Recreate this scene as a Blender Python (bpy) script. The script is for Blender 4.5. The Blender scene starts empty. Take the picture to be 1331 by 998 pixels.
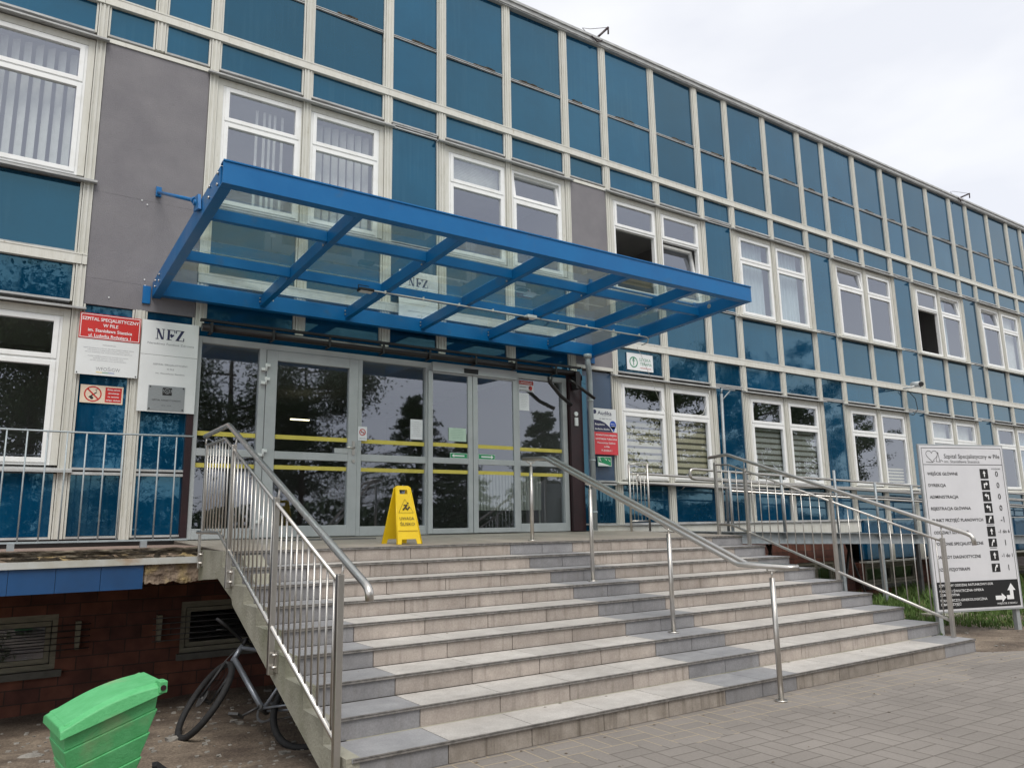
import bpy, math, random
from mathutils import Vector, Matrix, Euler
from mathutils import noise as mnoise
R = math.radians
random.seed(7)
S = bpy.context.scene
COL = S.collection

# ------------------------------------------------------------------ camera
cam_d = bpy.data.cameras.new('camera'); cam = bpy.data.objects.new('camera', cam_d); COL.objects.link(cam)
S.camera = cam
cam_d.sensor_width = 36; cam_d.lens = 989.0169 / 1331 * 36; cam_d.clip_end = 2000; cam_d.clip_start = 0.05
YAW, PIT, ROL = 0.5954, 0.1842, -0.0171
fw = Vector((math.sin(YAW)*math.cos(PIT), math.cos(YAW)*math.cos(PIT), math.sin(PIT)))
rg = Vector((math.cos(YAW), -math.sin(YAW), 0)); up = rg.cross(fw)
rr = rg*math.cos(ROL) + up*math.sin(ROL); uu = -rg*math.sin(ROL) + up*math.cos(ROL)
m = Matrix((rr, uu, -fw)).transposed().to_4x4(); m.translation = Vector((-1.8555, -9.414, 0.1776))
cam.matrix_world = m

# ------------------------------------------------------------------ world: daylight sky under bright cloud
W = bpy.data.worlds.new('World'); S.world = W; W.use_nodes = True
nt = W.node_tree; nt.nodes.clear()
def wn(t, **k):
    n = nt.nodes.new(t)
    for a, b in k.items(): setattr(n, a, b)
    return n
SUN_EL, SUN_AZ = 57, 200        # azimuth clockwise from +Y
sky = wn('ShaderNodeTexSky', sky_type='NISHITA', sun_disc=False)
sky.sun_elevation = R(SUN_EL); sky.sun_rotation = R(SUN_AZ)
b1 = wn('ShaderNodeBackground'); b1.inputs[1].default_value = 0.1
nt.links.new(sky.outputs[0], b1.inputs[0])
tc = wn('ShaderNodeTexCoord'); mp = wn('ShaderNodeMapping'); mp.inputs['Scale'].default_value = (1.0, 1.0, 2.6)
nz = wn('ShaderNodeTexNoise'); nz.inputs['Scale'].default_value = 1.7; nz.inputs['Detail'].default_value = 5; nz.inputs['Roughness'].default_value = 0.52
nt.links.new(tc.outputs['Generated'], mp.inputs[0]); nt.links.new(mp.outputs[0], nz.inputs['Vector'])
cr = wn('ShaderNodeValToRGB'); cr.color_ramp.elements[0].position = 0.36; cr.color_ramp.elements[1].position = 0.6
cr.color_ramp.elements[0].color = (0.80, 0.815, 0.865, 1); cr.color_ramp.elements[1].color = (1.0, 1.0, 1.0, 1)
nt.links.new(nz.outputs[0], cr.inputs[0])
b2 = wn('ShaderNodeBackground'); b2.inputs[1].default_value = 0.74
nt.links.new(cr.outputs[0], b2.inputs[0])
mx = wn('ShaderNodeMixShader'); mx.inputs[0].default_value = 0.9
nt.links.new(b1.outputs[0], mx.inputs[1]); nt.links.new(b2.outputs[0], mx.inputs[2])
wo = wn('ShaderNodeOutputWorld'); nt.links.new(mx.outputs[0], wo.inputs[0])
sl = bpy.data.lights.new('sun', 'SUN'); sl.energy = 1.5; sl.angle = R(34); sl.color = (1.0, 0.96, 0.9)
so = bpy.data.objects.new('sun', sl); COL.objects.link(so)
so.rotation_euler = Vector((-math.sin(R(SUN_AZ))*math.cos(R(SUN_EL)), -math.cos(R(SUN_AZ))*math.cos(R(SUN_EL)), -math.sin(R(SUN_EL)))).to_track_quat('-Z', 'Y').to_euler()
S.view_settings.view_transform = 'Standard'; S.view_settings.look = 'None'; S.view_settings.gamma = 1
S.view_settings.exposure = 0.66
S.cycles.max_bounces = 8; S.cycles.transparent_max_bounces = 16

# ------------------------------------------------------------------ materials
MATS = {}
def base_mat(name):
    mt = bpy.data.materials.new(name); mt.use_nodes = True
    n = mt.node_tree; b = n.nodes['Principled BSDF']; MATS[name] = mt
    return mt, n, b
def mk(name, c1, c2=None, scale=6, rough=0.6, metal=0, bump=0.0, bscale=None, stretch=(1, 1, 1), detail=6, lo=0.35, hi=0.7, spec=0.5, coat=0, rr=None, rnd=0, c3=None, s3=2.0, lo3=.5, hi3=.62, coord='Object'):
    mt, n, b = base_mat(name)
    N, Lk = n.nodes, n.links
    b.inputs['Roughness'].default_value = rough; b.inputs['Metallic'].default_value = metal
    b.inputs['Specular IOR Level'].default_value = spec; b.inputs['Coat Weight'].default_value = coat; b.inputs['Coat Roughness'].default_value = .05
    if c2 is None and not bump:
        b.inputs['Base Color'].default_value = (*c1, 1); return mt
    t = N.new('ShaderNodeTexCoord'); mpp = N.new('ShaderNodeMapping'); mpp.inputs['Scale'].default_value = stretch
    Lk.new(t.outputs[coord], mpp.inputs[0])
    no = N.new('ShaderNodeTexNoise'); no.inputs['Scale'].default_value = scale; no.inputs['Detail'].default_value = detail; no.inputs['Roughness'].default_value = .6
    Lk.new(mpp.outputs[0], no.inputs['Vector'])
    out = None
    if c2 is not None:
        r = N.new('ShaderNodeValToRGB'); r.color_ramp.elements[0].position = lo; r.color_ramp.elements[1].position = hi
        r.color_ramp.elements[0].color = (*c1, 1); r.color_ramp.elements[1].color = (*c2, 1)
        Lk.new(no.outputs[0], r.inputs[0]); out = r.outputs[0]
        if c3 is not None:
            n3 = N.new('ShaderNodeTexNoise'); n3.inputs['Scale'].default_value = s3; n3.inputs['Detail'].default_value = 8
            Lk.new(mpp.outputs[0], n3.inputs['Vector'])
            r3 = N.new('ShaderNodeValToRGB'); r3.color_ramp.elements[0].position = lo3; r3.color_ramp.elements[1].position = hi3
            Lk.new(n3.outputs[0], r3.inputs[0])
            mm = N.new('ShaderNodeMix'); mm.data_type = 'RGBA'; Lk.new(r3.outputs[0], mm.inputs[0]); Lk.new(out, mm.inputs[6]); mm.inputs[7].default_value = (*c3, 1); out = mm.outputs[2]
    if rnd:
        oi = N.new('ShaderNodeObjectInfo'); mr = N.new('ShaderNodeMapRange'); mr.inputs[3].default_value = 1-rnd; mr.inputs[4].default_value = 1+rnd
        Lk.new(oi.outputs['Random'], mr.inputs[0]); hv = N.new('ShaderNodeHueSaturation'); Lk.new(mr.outputs[0], hv.inputs['Value'])
        if out: Lk.new(out, hv.inputs['Color'])
        else: hv.inputs['Color'].default_value = (*c1, 1)
        out = hv.outputs[0]
    if out: Lk.new(out, b.inputs['Base Color'])
    else: b.inputs['Base Color'].default_value = (*c1, 1)
    if rr:
        r2 = N.new('ShaderNodeMapRange'); r2.inputs[1].default_value = .3; r2.inputs[2].default_value = .7; r2.inputs[3].default_value = rr[0]; r2.inputs[4].default_value = rr[1]
        Lk.new(no.outputs[0], r2.inputs[0]); Lk.new(r2.outputs[0], b.inputs['Roughness'])
    if bump:
        nb = N.new('ShaderNodeTexNoise'); nb.inputs['Scale'].default_value = bscale or scale*4; nb.inputs['Detail'].default_value = 5
        Lk.new(mpp.outputs[0], nb.inputs['Vector'])
        bp = N.new('ShaderNodeBump'); bp.inputs['Strength'].default_value = bump; bp.inputs['Distance'].default_value = .02
        Lk.new(nb.outputs[0], bp.inputs['Height']); Lk.new(bp.outputs[0], b.inputs['Normal'])
    return mt
CREAM = mk('cream_painted_metal', (.60, .595, .545), (.52, .51, .445), 5, .55, bump=.1, stretch=(3, 3, .8), lo=.42, hi=.8, c3=(.30, .25, .17), s3=9, lo3=.66, hi3=.84, rnd=.05)
LEDGE = mk('grey_weathered_metal', (.46, .47, .47), (.26, .26, .25), 8, .5, stretch=(.7, 4, 4), rnd=.08)
PVC = mk('white_window_plastic', (.80, .81, .80), (.66, .66, .62), 5, .35, lo=.5, hi=.9)
BLUEP = mk('blue_cladding_glass', (.001, .030, .074), (.0015, .043, .100), .9, .05, bump=.09, bscale=1.4, spec=.5, rnd=.26, lo=.35, hi=.65)
bp_ = BLUEP.node_tree.nodes['Principled BSDF']; bp_.inputs['IOR'].default_value = 1.95; bp_.inputs['Specular Tint'].default_value = (.38, .80, 1.0, 1)
def streaks(mt):
    n = mt.node_tree; N, Lk = n.nodes, n.links; b = N['Principled BSDF']; src = b.inputs['Base Color'].links[0].from_socket
    t = N.new('ShaderNodeTexCoord'); mpp = N.new('ShaderNodeMapping'); mpp.inputs['Scale'].default_value = (22, 22, .9); Lk.new(t.outputs['Object'], mpp.inputs[0])
    a = N.new('ShaderNodeTexNoise'); a.inputs['Scale'].default_value = 1; a.inputs['Detail'].default_value = 4; Lk.new(mpp.outputs[0], a.inputs['Vector'])
    c = N.new('ShaderNodeTexNoise'); c.inputs['Scale'].default_value = .8; c.inputs['Detail'].default_value = 6; Lk.new(t.outputs['Object'], c.inputs['Vector'])
    q = N.new('ShaderNodeMath'); q.operation = 'MULTIPLY'; Lk.new(a.outputs[0], q.inputs[0]); Lk.new(c.outputs[0], q.inputs[1])
    r = N.new('ShaderNodeMapRange'); r.inputs[1].default_value = .26; r.inputs[2].default_value = .46; r.inputs[3].default_value = 0; r.inputs[4].default_value = .09; Lk.new(q.outputs[0], r.inputs[0])
    m_ = N.new('ShaderNodeMix'); m_.data_type = 'RGBA'; Lk.new(r.outputs[0], m_.inputs[0]); Lk.new(src, m_.inputs[6]); m_.inputs[7].default_value = (.10, .18, .23, 1); Lk.new(m_.outputs[2], b.inputs['Base Color'])
    rr_ = N.new('ShaderNodeMapRange'); rr_.inputs[1].default_value = .2; rr_.inputs[2].default_value = .45; rr_.inputs[3].default_value = .015; rr_.inputs[4].default_value = .07; Lk.new(q.outputs[0], rr_.inputs[0]); Lk.new(rr_.outputs[0], b.inputs['Roughness'])
streaks(BLUEP)
NAVYP = mk('slate_blue_cladding', (.045, .075, .13), (.05, .09, .15), 1.2, .22, bump=.03, bscale=2, rnd=.05)
RENDER = mk('grey_render', (.185, .178, .192), (.225, .217, .228), 2.2, .9, bump=.5, bscale=160, detail=8)
DARKR = mk('dark_red_brown_metal', (.030, .010, .013), (.018, .008, .010), 6, .35)
BROWN = mk('dark_brown_pipe_metal', (.011, .008, .008), (.007, .006, .006), 8, .4)
ALU = mk('grey_powder_coated_frame', (.42, .44, .45), (.36, .38, .39), 4, .4)
BLUEC = mk('blue_painted_steel', (.002, .118, .33), (.004, .140, .37), 2.2, .35, bump=.03, bscale=40, rr=(.28, .5), spec=.35, c3=(.03, .12, .26), s3=5, lo3=.6, hi3=.75)
STEEL = mk('brushed_stainless_steel', (.60, .575, .54), (.52, .50, .465), 12, .36, metal=1, rr=(.30, .42))
GALV = mk('galvanised_steel', (.34, .37, .385), (.24, .265, .28), 10, .5, metal=.35)
PIPEM = mk('pale_zinc_pipe', (.42, .46, .48), (.34, .38, .40), 6, .45, metal=.2)
DARKST = mk('dark_steel', (.03, .03, .03), (.06, .06, .06), 10, .5)
CONC = mk('stair_concrete', (.36, .345, .28), (.235, .225, .175), 3.5, .9, bump=.4, bscale=50, lo=.35, hi=.72, c3=(.165, .17, .105), s3=1.6, lo3=.5, hi3=.72)
ROUGHC = mk('broken_concrete', (.30, .23, .17), (.16, .115, .085), 9, .95, bump=1.2, bscale=30, c3=(.36, .27, .13), s3=4)
ROT = mk('rotten_ledge_layers', (.10, .075, .045), (.035, .026, .018), 7, .95, bump=1.6, bscale=40, stretch=(1, 1, 8), lo=.4, hi=.6, c3=(.26, .22, .16), s3=6)
LTILE = mk('ledge_top_tile', (.33, .23, .19), (.22, .17, .14), 6, .8, bump=.3)
BTILE = mk('glossy_blue_tile', (.014, .070, .19), (.014, .055, .145), 3, .35, coat=.15, c3=(.17, .20, .24), s3=2.2, lo3=.52, hi3=.75)
BLACK = mk('matt_black', (.012, .012, .013), rough=.6)
RUBBER = mk('tyre_rubber', (.010, .010, .011), (.020, .020, .020), 30, .8)
SILVER = mk('silver_bicycle_paint', (.30, .32, .35), (.22, .24, .27), 8, .3, metal=.5)
YEL = mk('yellow_plastic', (.80, .56, .008), (.72, .48, .006), 5, .35)
YTAPE = mk('yellow_tape', (.62, .53, .10), (.55, .46, .08), 8, .6)
GREENB = mk('green_plastic', (.085, .40, .145), (.12, .47, .19), 14, .5, bump=.15, c3=(.30, .36, .20), s3=2.6, lo3=.53, hi3=.68)
WHITES = mk('white_sign_face', (.74, .76, .76), (.66, .68, .68), 2, .4)
GREYS = mk('pale_grey_sign_face', (.68, .68, .70), (.62, .62, .64), 2, .45)
REDS = mk('red_sign_face', (.55, .025, .02), (.48, .02, .018), 3, .4)
REDP = mk('red_pharmacy_sign', (.66, .05, .065), rough=.5)
GRN = mk('green_sign_face', (.01, .26, .10), rough=.5)
CREAMS = mk('cream_sign_face', (.72, .60, .47), rough=.5)
NAVYS = mk('navy_print', (.02, .022, .075), rough=.5)
BLUES = mk('bright_blue_print', (.01, .07, .42), rough=.5)
GREYT = mk('grey_print', (.25, .25, .27), rough=.6)
PLAQ = mk('brushed_plaque', (.42, .44, .45), (.33, .35, .36), 30, .35, metal=.7, stretch=(1, 8, 8))
PAPER = mk('white_paper', (.72, .73, .76), rough=.7)
PGREEN = mk('pale_green_paper', (.46, .60, .50), rough=.7)
GREENT = mk('green_print', (.03, .22, .12), rough=.6)
WHITEP = mk('white_print', (.82, .82, .82), rough=.5)
REDT = mk('red_print', (.5, .04, .03), rough=.6)
BLIND = mk('pale_blind_fabric', (.62, .64, .60), (.52, .54, .50), 8, .8)
BLINDG = mk('grey_green_curtain', (.46, .55, .56), (.36, .45, .47), 5, .85, stretch=(6, 1, .3))
BEIGEB = mk('beige_blind_stripe', (.58, .55, .40), (.50, .47, .34), 9, .8)
OLIVEB = mk('sheer_blind_stripe', (.10, .095, .075), rough=.9)
GREYB = mk('grey_blind_stripe', (.42, .45, .41), (.36, .38, .35), 9, .8)
ROOM = mk('dim_room_wall', (.52, .52, .50), (.45, .45, .44), 2, .9)
ROOMD = mk('dark_room_wall', (.30, .29, .29), rough=.9)
RAD = mk('cream_radiator', (.55, .56, .50), rough=.5)
WOODF = mk('old_cream_timber', (.235, .22, .165), (.15, .14, .105), 8, .8, stretch=(1, 1, 5))
SILL = mk('dark_sill', (.13, .125, .11), (.08, .08, .07), 9, .9)
BARK = mk('tree_bark', (.07, .05, .035), (.035, .025, .018), 8, .95, bump=1)
NEEDLE = mk('dark_needles', (.035, .065, .025), (.06, .10, .036), 3, .8)
LEAF = mk('mid_leaves', (.045, .085, .022), (.07, .11, .03), 3, .8)
GRASSM = mk('grass_green', (.055, .115, .020), (.105, .165, .035), 2.5, .8, c3=(.16, .14, .06), s3=6, lo3=.6, hi3=.7)
STONE = mk('grey_stone', (.30, .28, .25), (.18, .17, .15), 12, .9, bump=.5)
LAMPG = mk('lamp_glass', (.6, .62, .6), rough=.2)
CABLE = mk('white_cable', (.66, .66, .62), rough=.6)
NOSE = mk('nosing_metal', (.36, .34, .32), (.18, .17, .16), 20, .45, metal=.6)
def emis(name, c, s):
    mt, n, b = base_mat(name); b.inputs['Emission Color'].default_value = (*c, 1); b.inputs['Emission Strength'].default_value = s
    b.inputs['Base Color'].default_value = (*c, 1); return mt
LAMPON = emis('lit_ceiling_tube', (1, .86, .55), 2.2)
def glassmat(name, tint, ior, rough=0.0, dirt_sheen=0.0, bump=0.0, dcol=(.5, .5, .45), dscale=1.2):
    mt = bpy.data.materials.new(name); mt.use_nodes = True; n = mt.node_tree; n.nodes.clear(); N, Lk = n.nodes, n.links
    o = N.new('ShaderNodeOutputMaterial'); fr0 = N.new('ShaderNodeFresnel'); fr0.inputs[0].default_value = ior; ge = N.new('ShaderNodeNewGeometry'); iv = N.new('ShaderNodeMath'); iv.operation = 'SUBTRACT'; iv.inputs[0].default_value = 1; Lk.new(ge.outputs['Backfacing'], iv.inputs[1]); fr = N.new('ShaderNodeMath'); fr.operation = 'MULTIPLY'; Lk.new(fr0.outputs[0], fr.inputs[0]); Lk.new(iv.outputs[0], fr.inputs[1])
    tr = N.new('ShaderNodeBsdfTransparent'); tr.inputs[0].default_value = (*tint, 1)
    gl = N.new('ShaderNodeBsdfGlossy'); gl.inputs['Roughness'].default_value = rough; gl.inputs[0].default_value = (.82, .87, 1, 1)
    mxs = N.new('ShaderNodeMixShader'); Lk.new(fr.outputs[0], mxs.inputs[0]); Lk.new(tr.outputs[0], mxs.inputs[1]); Lk.new(gl.outputs[0], mxs.inputs[2])
    t = N.new('ShaderNodeTexCoord'); res = mxs.outputs[0]
    if bump:
        nb = N.new('ShaderNodeTexNoise'); nb.inputs['Scale'].default_value = 1.3; nb.inputs['Detail'].default_value = 1
        Lk.new(t.outputs['Object'], nb.inputs['Vector']); bp = N.new('ShaderNodeBump'); bp.inputs['Strength'].default_value = bump; bp.inputs['Distance'].default_value = .02
        Lk.new(nb.outputs[0], bp.inputs['Height']); Lk.new(bp.outputs[0], gl.inputs['Normal'])
    if dirt_sheen:
        df = N.new('ShaderNodeBsdfDiffuse'); df.inputs[0].default_value = (*dcol, 1)
        nn = N.new('ShaderNodeTexNoise'); nn.inputs['Scale'].default_value = dscale; nn.inputs['Detail'].default_value = 8; nn.inputs['Distortion'].default_value = 1.2
        Lk.new(t.outputs['Object'], nn.inputs['Vector']); mr = N.new('ShaderNodeMapRange'); mr.inputs[1].default_value = .4; mr.inputs[2].default_value = .75; mr.inputs[3].default_value = dirt_sheen*.25; mr.inputs[4].default_value = dirt_sheen
        Lk.new(nn.outputs[0], mr.inputs[0]); m2 = N.new('ShaderNodeMixShader'); Lk.new(mr.outputs[0], m2.inputs[0]); Lk.new(res, m2.inputs[1]); Lk.new(df.outputs[0], m2.inputs[2]); res = m2.outputs[0]
    Lk.new(res, o.inputs[0]); MATS[name] = mt; return mt
PANE = glassmat('window_glass', (.95, .96, .96), 3.0, bump=.05)
DGLASS = glassmat('entrance_glass', (.92, .94, .94), 2.6, rough=.018, bump=.03)
CGLASS = glassmat('canopy_glass', (.89, .955, .93), 1.95, dirt_sheen=.34, dcol=(.42, .45, .34))  # greenish dirt colour also paints in reflections of ground and trees
def brickmat(name, c1, c2, mortar, bw, bh, ms=.012, rot=None, bump=.3, rough=.9, plane='XZ', dirt_sheen=None):
    mt, n, b = base_mat(name); N, Lk = n.nodes, n.links; b.inputs['Roughness'].default_value = rough
    t = N.new('ShaderNodeTexCoord'); sp = N.new('ShaderNodeSeparateXYZ'); cb = N.new('ShaderNodeCombineXYZ')
    Lk.new(t.outputs['Object'], sp.inputs[0]); Lk.new(sp.outputs[0], cb.inputs[0]); Lk.new(sp.outputs[2 if plane == 'XZ' else 1], cb.inputs[1])
    br = N.new('ShaderNodeTexBrick'); br.inputs['Scale'].default_value = 1; br.inputs['Brick Width'].default_value = bw; br.inputs['Row Height'].default_value = bh
    br.inputs['Mortar Size'].default_value = ms; br.inputs['Color1'].default_value = (*c1, 1); br.inputs['Color2'].default_value = (*c2, 1); br.inputs['Mortar'].default_value = (*mortar, 1)
    Lk.new(cb.outputs[0], br.inputs['Vector'])
    no = N.new('ShaderNodeTexNoise'); no.inputs['Scale'].default_value = 5; no.inputs['Detail'].default_value = 8; Lk.new(t.outputs['Object'], no.inputs['Vector'])
    mr = N.new('ShaderNodeMapRange'); mr.inputs[1].default_value = .3; mr.inputs[2].default_value = .7; mr.inputs[3].default_value = .6; mr.inputs[4].default_value = 1.3
    Lk.new(no.outputs[0], mr.inputs[0]); hv = N.new('ShaderNodeHueSaturation'); Lk.new(mr.outputs[0], hv.inputs['Value']); Lk.new(br.outputs[0], hv.inputs['Color'])
    Lk.new(hv.outputs[0], b.inputs['Base Color'])
    bp = N.new('ShaderNodeBump'); bp.inputs['Strength'].default_value = bump; bp.inputs['Distance'].default_value = .01; bp.invert = True
    Lk.new(br.outputs['Fac'], bp.inputs['Height']); Lk.new(bp.outputs[0], b.inputs['Normal'])
    return mt
BRICK = brickmat('red_brick', (.085, .032, .024), (.155, .056, .034), (.05, .028, .022), .30, .135, .006)
def tilemat(name, c1, c2, cs):
    mt, n, b = base_mat(name); N, Lk = n.nodes, n.links; b.inputs['Roughness'].default_value = .55
    t = N.new('ShaderNodeTexCoord'); no = N.new('ShaderNodeTexNoise'); no.inputs['Scale'].default_value = 7; no.inputs['Detail'].default_value = 9; no.inputs['Roughness'].default_value = .68
    Lk.new(t.outputs['Object'], no.inputs['Vector'])
    r = N.new('ShaderNodeValToRGB'); r.color_ramp.elements[0].position = .32; r.color_ramp.elements[1].position = .7; r.color_ramp.elements[0].color = (*c1, 1); r.color_ramp.elements[1].color = (*c2, 1)
    Lk.new(no.outputs[0], r.inputs[0])
    at = N.new('ShaderNodeAttribute'); at.attribute_name = 'tint'; hv = N.new('ShaderNodeHueSaturation'); Lk.new(at.outputs['Fac'], hv.inputs['Value']); Lk.new(r.outputs[0], hv.inputs['Color'])
    # vertical drip stains
    mp2 = N.new('ShaderNodeMapping'); mp2.inputs['Scale'].default_value = (14, 14, 1.2); Lk.new(t.outputs['Object'], mp2.inputs[0])
    n2 = N.new('ShaderNodeTexNoise'); n2.inputs['Scale'].default_value = 1.6; n2.inputs['Detail'].default_value = 6; Lk.new(mp2.outputs[0], n2.inputs['Vector'])
    r2 = N.new('ShaderNodeValToRGB'); r2.color_ramp.elements[0].position = .55; r2.color_ramp.elements[1].position = .8; r2.color_ramp.elements[1].color = (cs, cs, cs, 1); Lk.new(n2.outputs[0], r2.inputs[0])
    mm = N.new('ShaderNodeMix'); mm.data_type = 'RGBA'; Lk.new(r2.outputs[0], mm.inputs[0]); Lk.new(hv.outputs[0], mm.inputs[6]); mm.inputs[7].default_value = (.10, .08, .06, 1)
    n4 = N.new('ShaderNodeTexNoise'); n4.inputs['Scale'].default_value = 1.1; n4.inputs['Detail'].default_value = 9; n4.inputs['Roughness'].default_value = .7; Lk.new(t.outputs['Object'], n4.inputs['Vector'])
    m4 = N.new('ShaderNodeMapRange'); m4.inputs[1].default_value = .3; m4.inputs[2].default_value = .7; m4.inputs[3].default_value = .78; m4.inputs[4].default_value = 1.14; Lk.new(n4.outputs[0], m4.inputs[0])
    n5 = N.new('ShaderNodeTexNoise'); n5.inputs['Scale'].default_value = 90; n5.inputs['Detail'].default_value = 3; Lk.new(t.outputs['Object'], n5.inputs['Vector'])
    m5 = N.new('ShaderNodeMapRange'); m5.inputs[1].default_value = .3; m5.inputs[2].default_value = .7; m5.inputs[3].default_value = .88; m5.inputs[4].default_value = 1.1; Lk.new(n5.outputs[0], m5.inputs[0])
    m6 = N.new('ShaderNodeMath'); m6.operation = 'MULTIPLY'; Lk.new(m4.outputs[0], m6.inputs[0]); Lk.new(m5.outputs[0], m6.inputs[1])
    h6 = N.new('ShaderNodeHueSaturation'); Lk.new(m6.outputs[0], h6.inputs['Value']); Lk.new(mm.outputs[2], h6.inputs['Color']); Lk.new(h6.outputs[0], b.inputs['Base Color'])
    rr2 = N.new('ShaderNodeMapRange'); rr2.inputs[3].default_value = .4; rr2.inputs[4].default_value = .7; Lk.new(no.outputs[0], rr2.inputs[0]); Lk.new(rr2.outputs[0], b.inputs['Roughness'])
    return mt
TBEIGE = tilemat('beige_stair_tile', (.325, .28, .245), (.425, .375, .335), .6)
TDIRTY = tilemat('stained_riser_tile', (.22, .19, .16), (.35, .31, .27), .95)
TGREY = tilemat('dark_grey_stair_tile', (.225, .22, .225), (.30, .295, .30), .3)
TTREAD = tilemat('pale_tread_tile', (.43, .405, .375), (.55, .525, .49), .15)
TTREADG = tilemat('grey_tread_tile', (.25, .25, .26), (.335, .335, .34), .12)
TPAVE = tilemat('platform_tile', (.30, .265, .22), (.38, .335, .285), .1)
GROOVE = mk('dark_groove', (.07, .06, .045), rough=.9)  # dark brown strips set behind the mullion grooves
GROUT = mk('stair_grout', (.09, .075, .06), rough=.9)
def pavermat():
    mt, n, b = base_mat('block_paving'); N, Lk = n.nodes, n.links; b.inputs['Roughness'].default_value = .85
    def M(op, a, c=None, d=None):
        q = N.new('ShaderNodeMath'); q.operation = op
        for i, v in enumerate((a, c, d)):
            if v is None: continue
            if isinstance(v, (int, float)): q.inputs[i].default_value = v
            else: Lk.new(v, q.inputs[i])
        return q.outputs[0]
    t = N.new('ShaderNodeTexCoord'); mp3 = N.new('ShaderNodeMapping'); mp3.inputs['Rotation'].default_value = (0, 0, R(1.5)); Lk.new(t.outputs['Object'], mp3.inputs[0])
    sp = N.new('ShaderNodeSeparateXYZ'); Lk.new(mp3.outputs[0], sp.inputs[0]); X, Y = sp.outputs[0], sp.outputs[1]
    c = .25
    X = M('DIVIDE', X, c); Y = M('DIVIDE', Y, c); fx, fy = M('FLOOR', X), M('FLOOR', Y)
    ch = M('MODULO', M('ABSOLUTE', M('ADD', fx, fy)), 2)
    lx, ly = M('FRACT', X), M('FRACT', Y)
    inv = M('SUBTRACT', 1, ch)
    a = M('ADD', M('MULTIPLY', lx, ch), M('MULTIPLY', ly, inv))        # along
    w = M('ADD', M('MULTIPLY', ly, ch), M('MULTIPLY', lx, inv))        # across: two blocks
    w3 = M('MULTIPLY', w, 2); wi = M('FLOOR', w3); wf = M('FRACT', w3)
    ea = M('MINIMUM', a, M('SUBTRACT', 1, a)); ew = M('DIVIDE', M('MINIMUM', wf, M('SUBTRACT', 1, wf)), 2)
    e = M('MINIMUM', ea, ew)
    r = N.new('ShaderNodeMapRange'); r.inputs[1].default_value = .006; r.inputs[2].default_value = .028; Lk.new(e, r.inputs[0])
    idn = N.new('ShaderNodeCombineXYZ'); Lk.new(fx, idn.inputs[0]); Lk.new(fy, idn.inputs[1]); Lk.new(wi, idn.inputs[2])
    wnz = N.new('ShaderNodeTexWhiteNoise'); Lk.new(idn.outputs[0], wnz.inputs['Vector'])
    n1 = N.new('ShaderNodeTexNoise'); n1.inputs['Scale'].default_value = .9; n1.inputs['Detail'].default_value = 8; Lk.new(t.outputs['Object'], n1.inputs['Vector'])
    n2 = N.new('ShaderNodeTexNoise'); n2.inputs['Scale'].default_value = 60; n2.inputs['Detail'].default_value = 4; Lk.new(t.outputs['Object'], n2.inputs['Vector'])
    v = M('ADD', M('ADD', M('MULTIPLY', wnz.outputs[0], .13), M('MULTIPLY', n1.outputs[0], .7)), M('MULTIPLY', n2.outputs[0], .35))
    cr2 = N.new('ShaderNodeValToRGB'); cr2.color_ramp.elements[0].position = .35; cr2.color_ramp.elements[1].position = .95
    cr2.color_ramp.elements[0].color = (.165, .148, .132, 1); cr2.color_ramp.elements[1].color = (.29, .262, .235, 1); Lk.new(v, cr2.inputs[0])
    # sandy joints near the steps and in patches
    sy = M('GREATER_THAN', M('ADD', sp.outputs[1], M('MULTIPLY', n1.outputs[0], 1.2)), -5.05)
    jm = N.new('ShaderNodeMix'); jm.data_type = 'RGBA'; jm.inputs[6].default_value = (.135, .118, .10, 1); jm.inputs[7].default_value = (.36, .30, .21, 1)
    Lk.new(sy, jm.inputs[0])
    mm = N.new('ShaderNodeMix'); mm.data_type = 'RGBA'; Lk.new(r.outputs[0], mm.inputs[0]); Lk.new(jm.outputs[2], mm.inputs[6]); Lk.new(cr2.outputs[0], mm.inputs[7])
    Lk.new(mm.outputs[2], b.inputs['Base Color'])
    bp = N.new('ShaderNodeBump'); bp.inputs['Strength'].default_value = .6; bp.inputs['Distance'].default_value = .006
    Lk.new(M('ADD', r.outputs[0], M('MULTIPLY', n2.outputs[0], .4)), bp.inputs['Height']); Lk.new(bp.outputs[0], b.inputs['Normal'])
    return mt
PAVER = pavermat()
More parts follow.
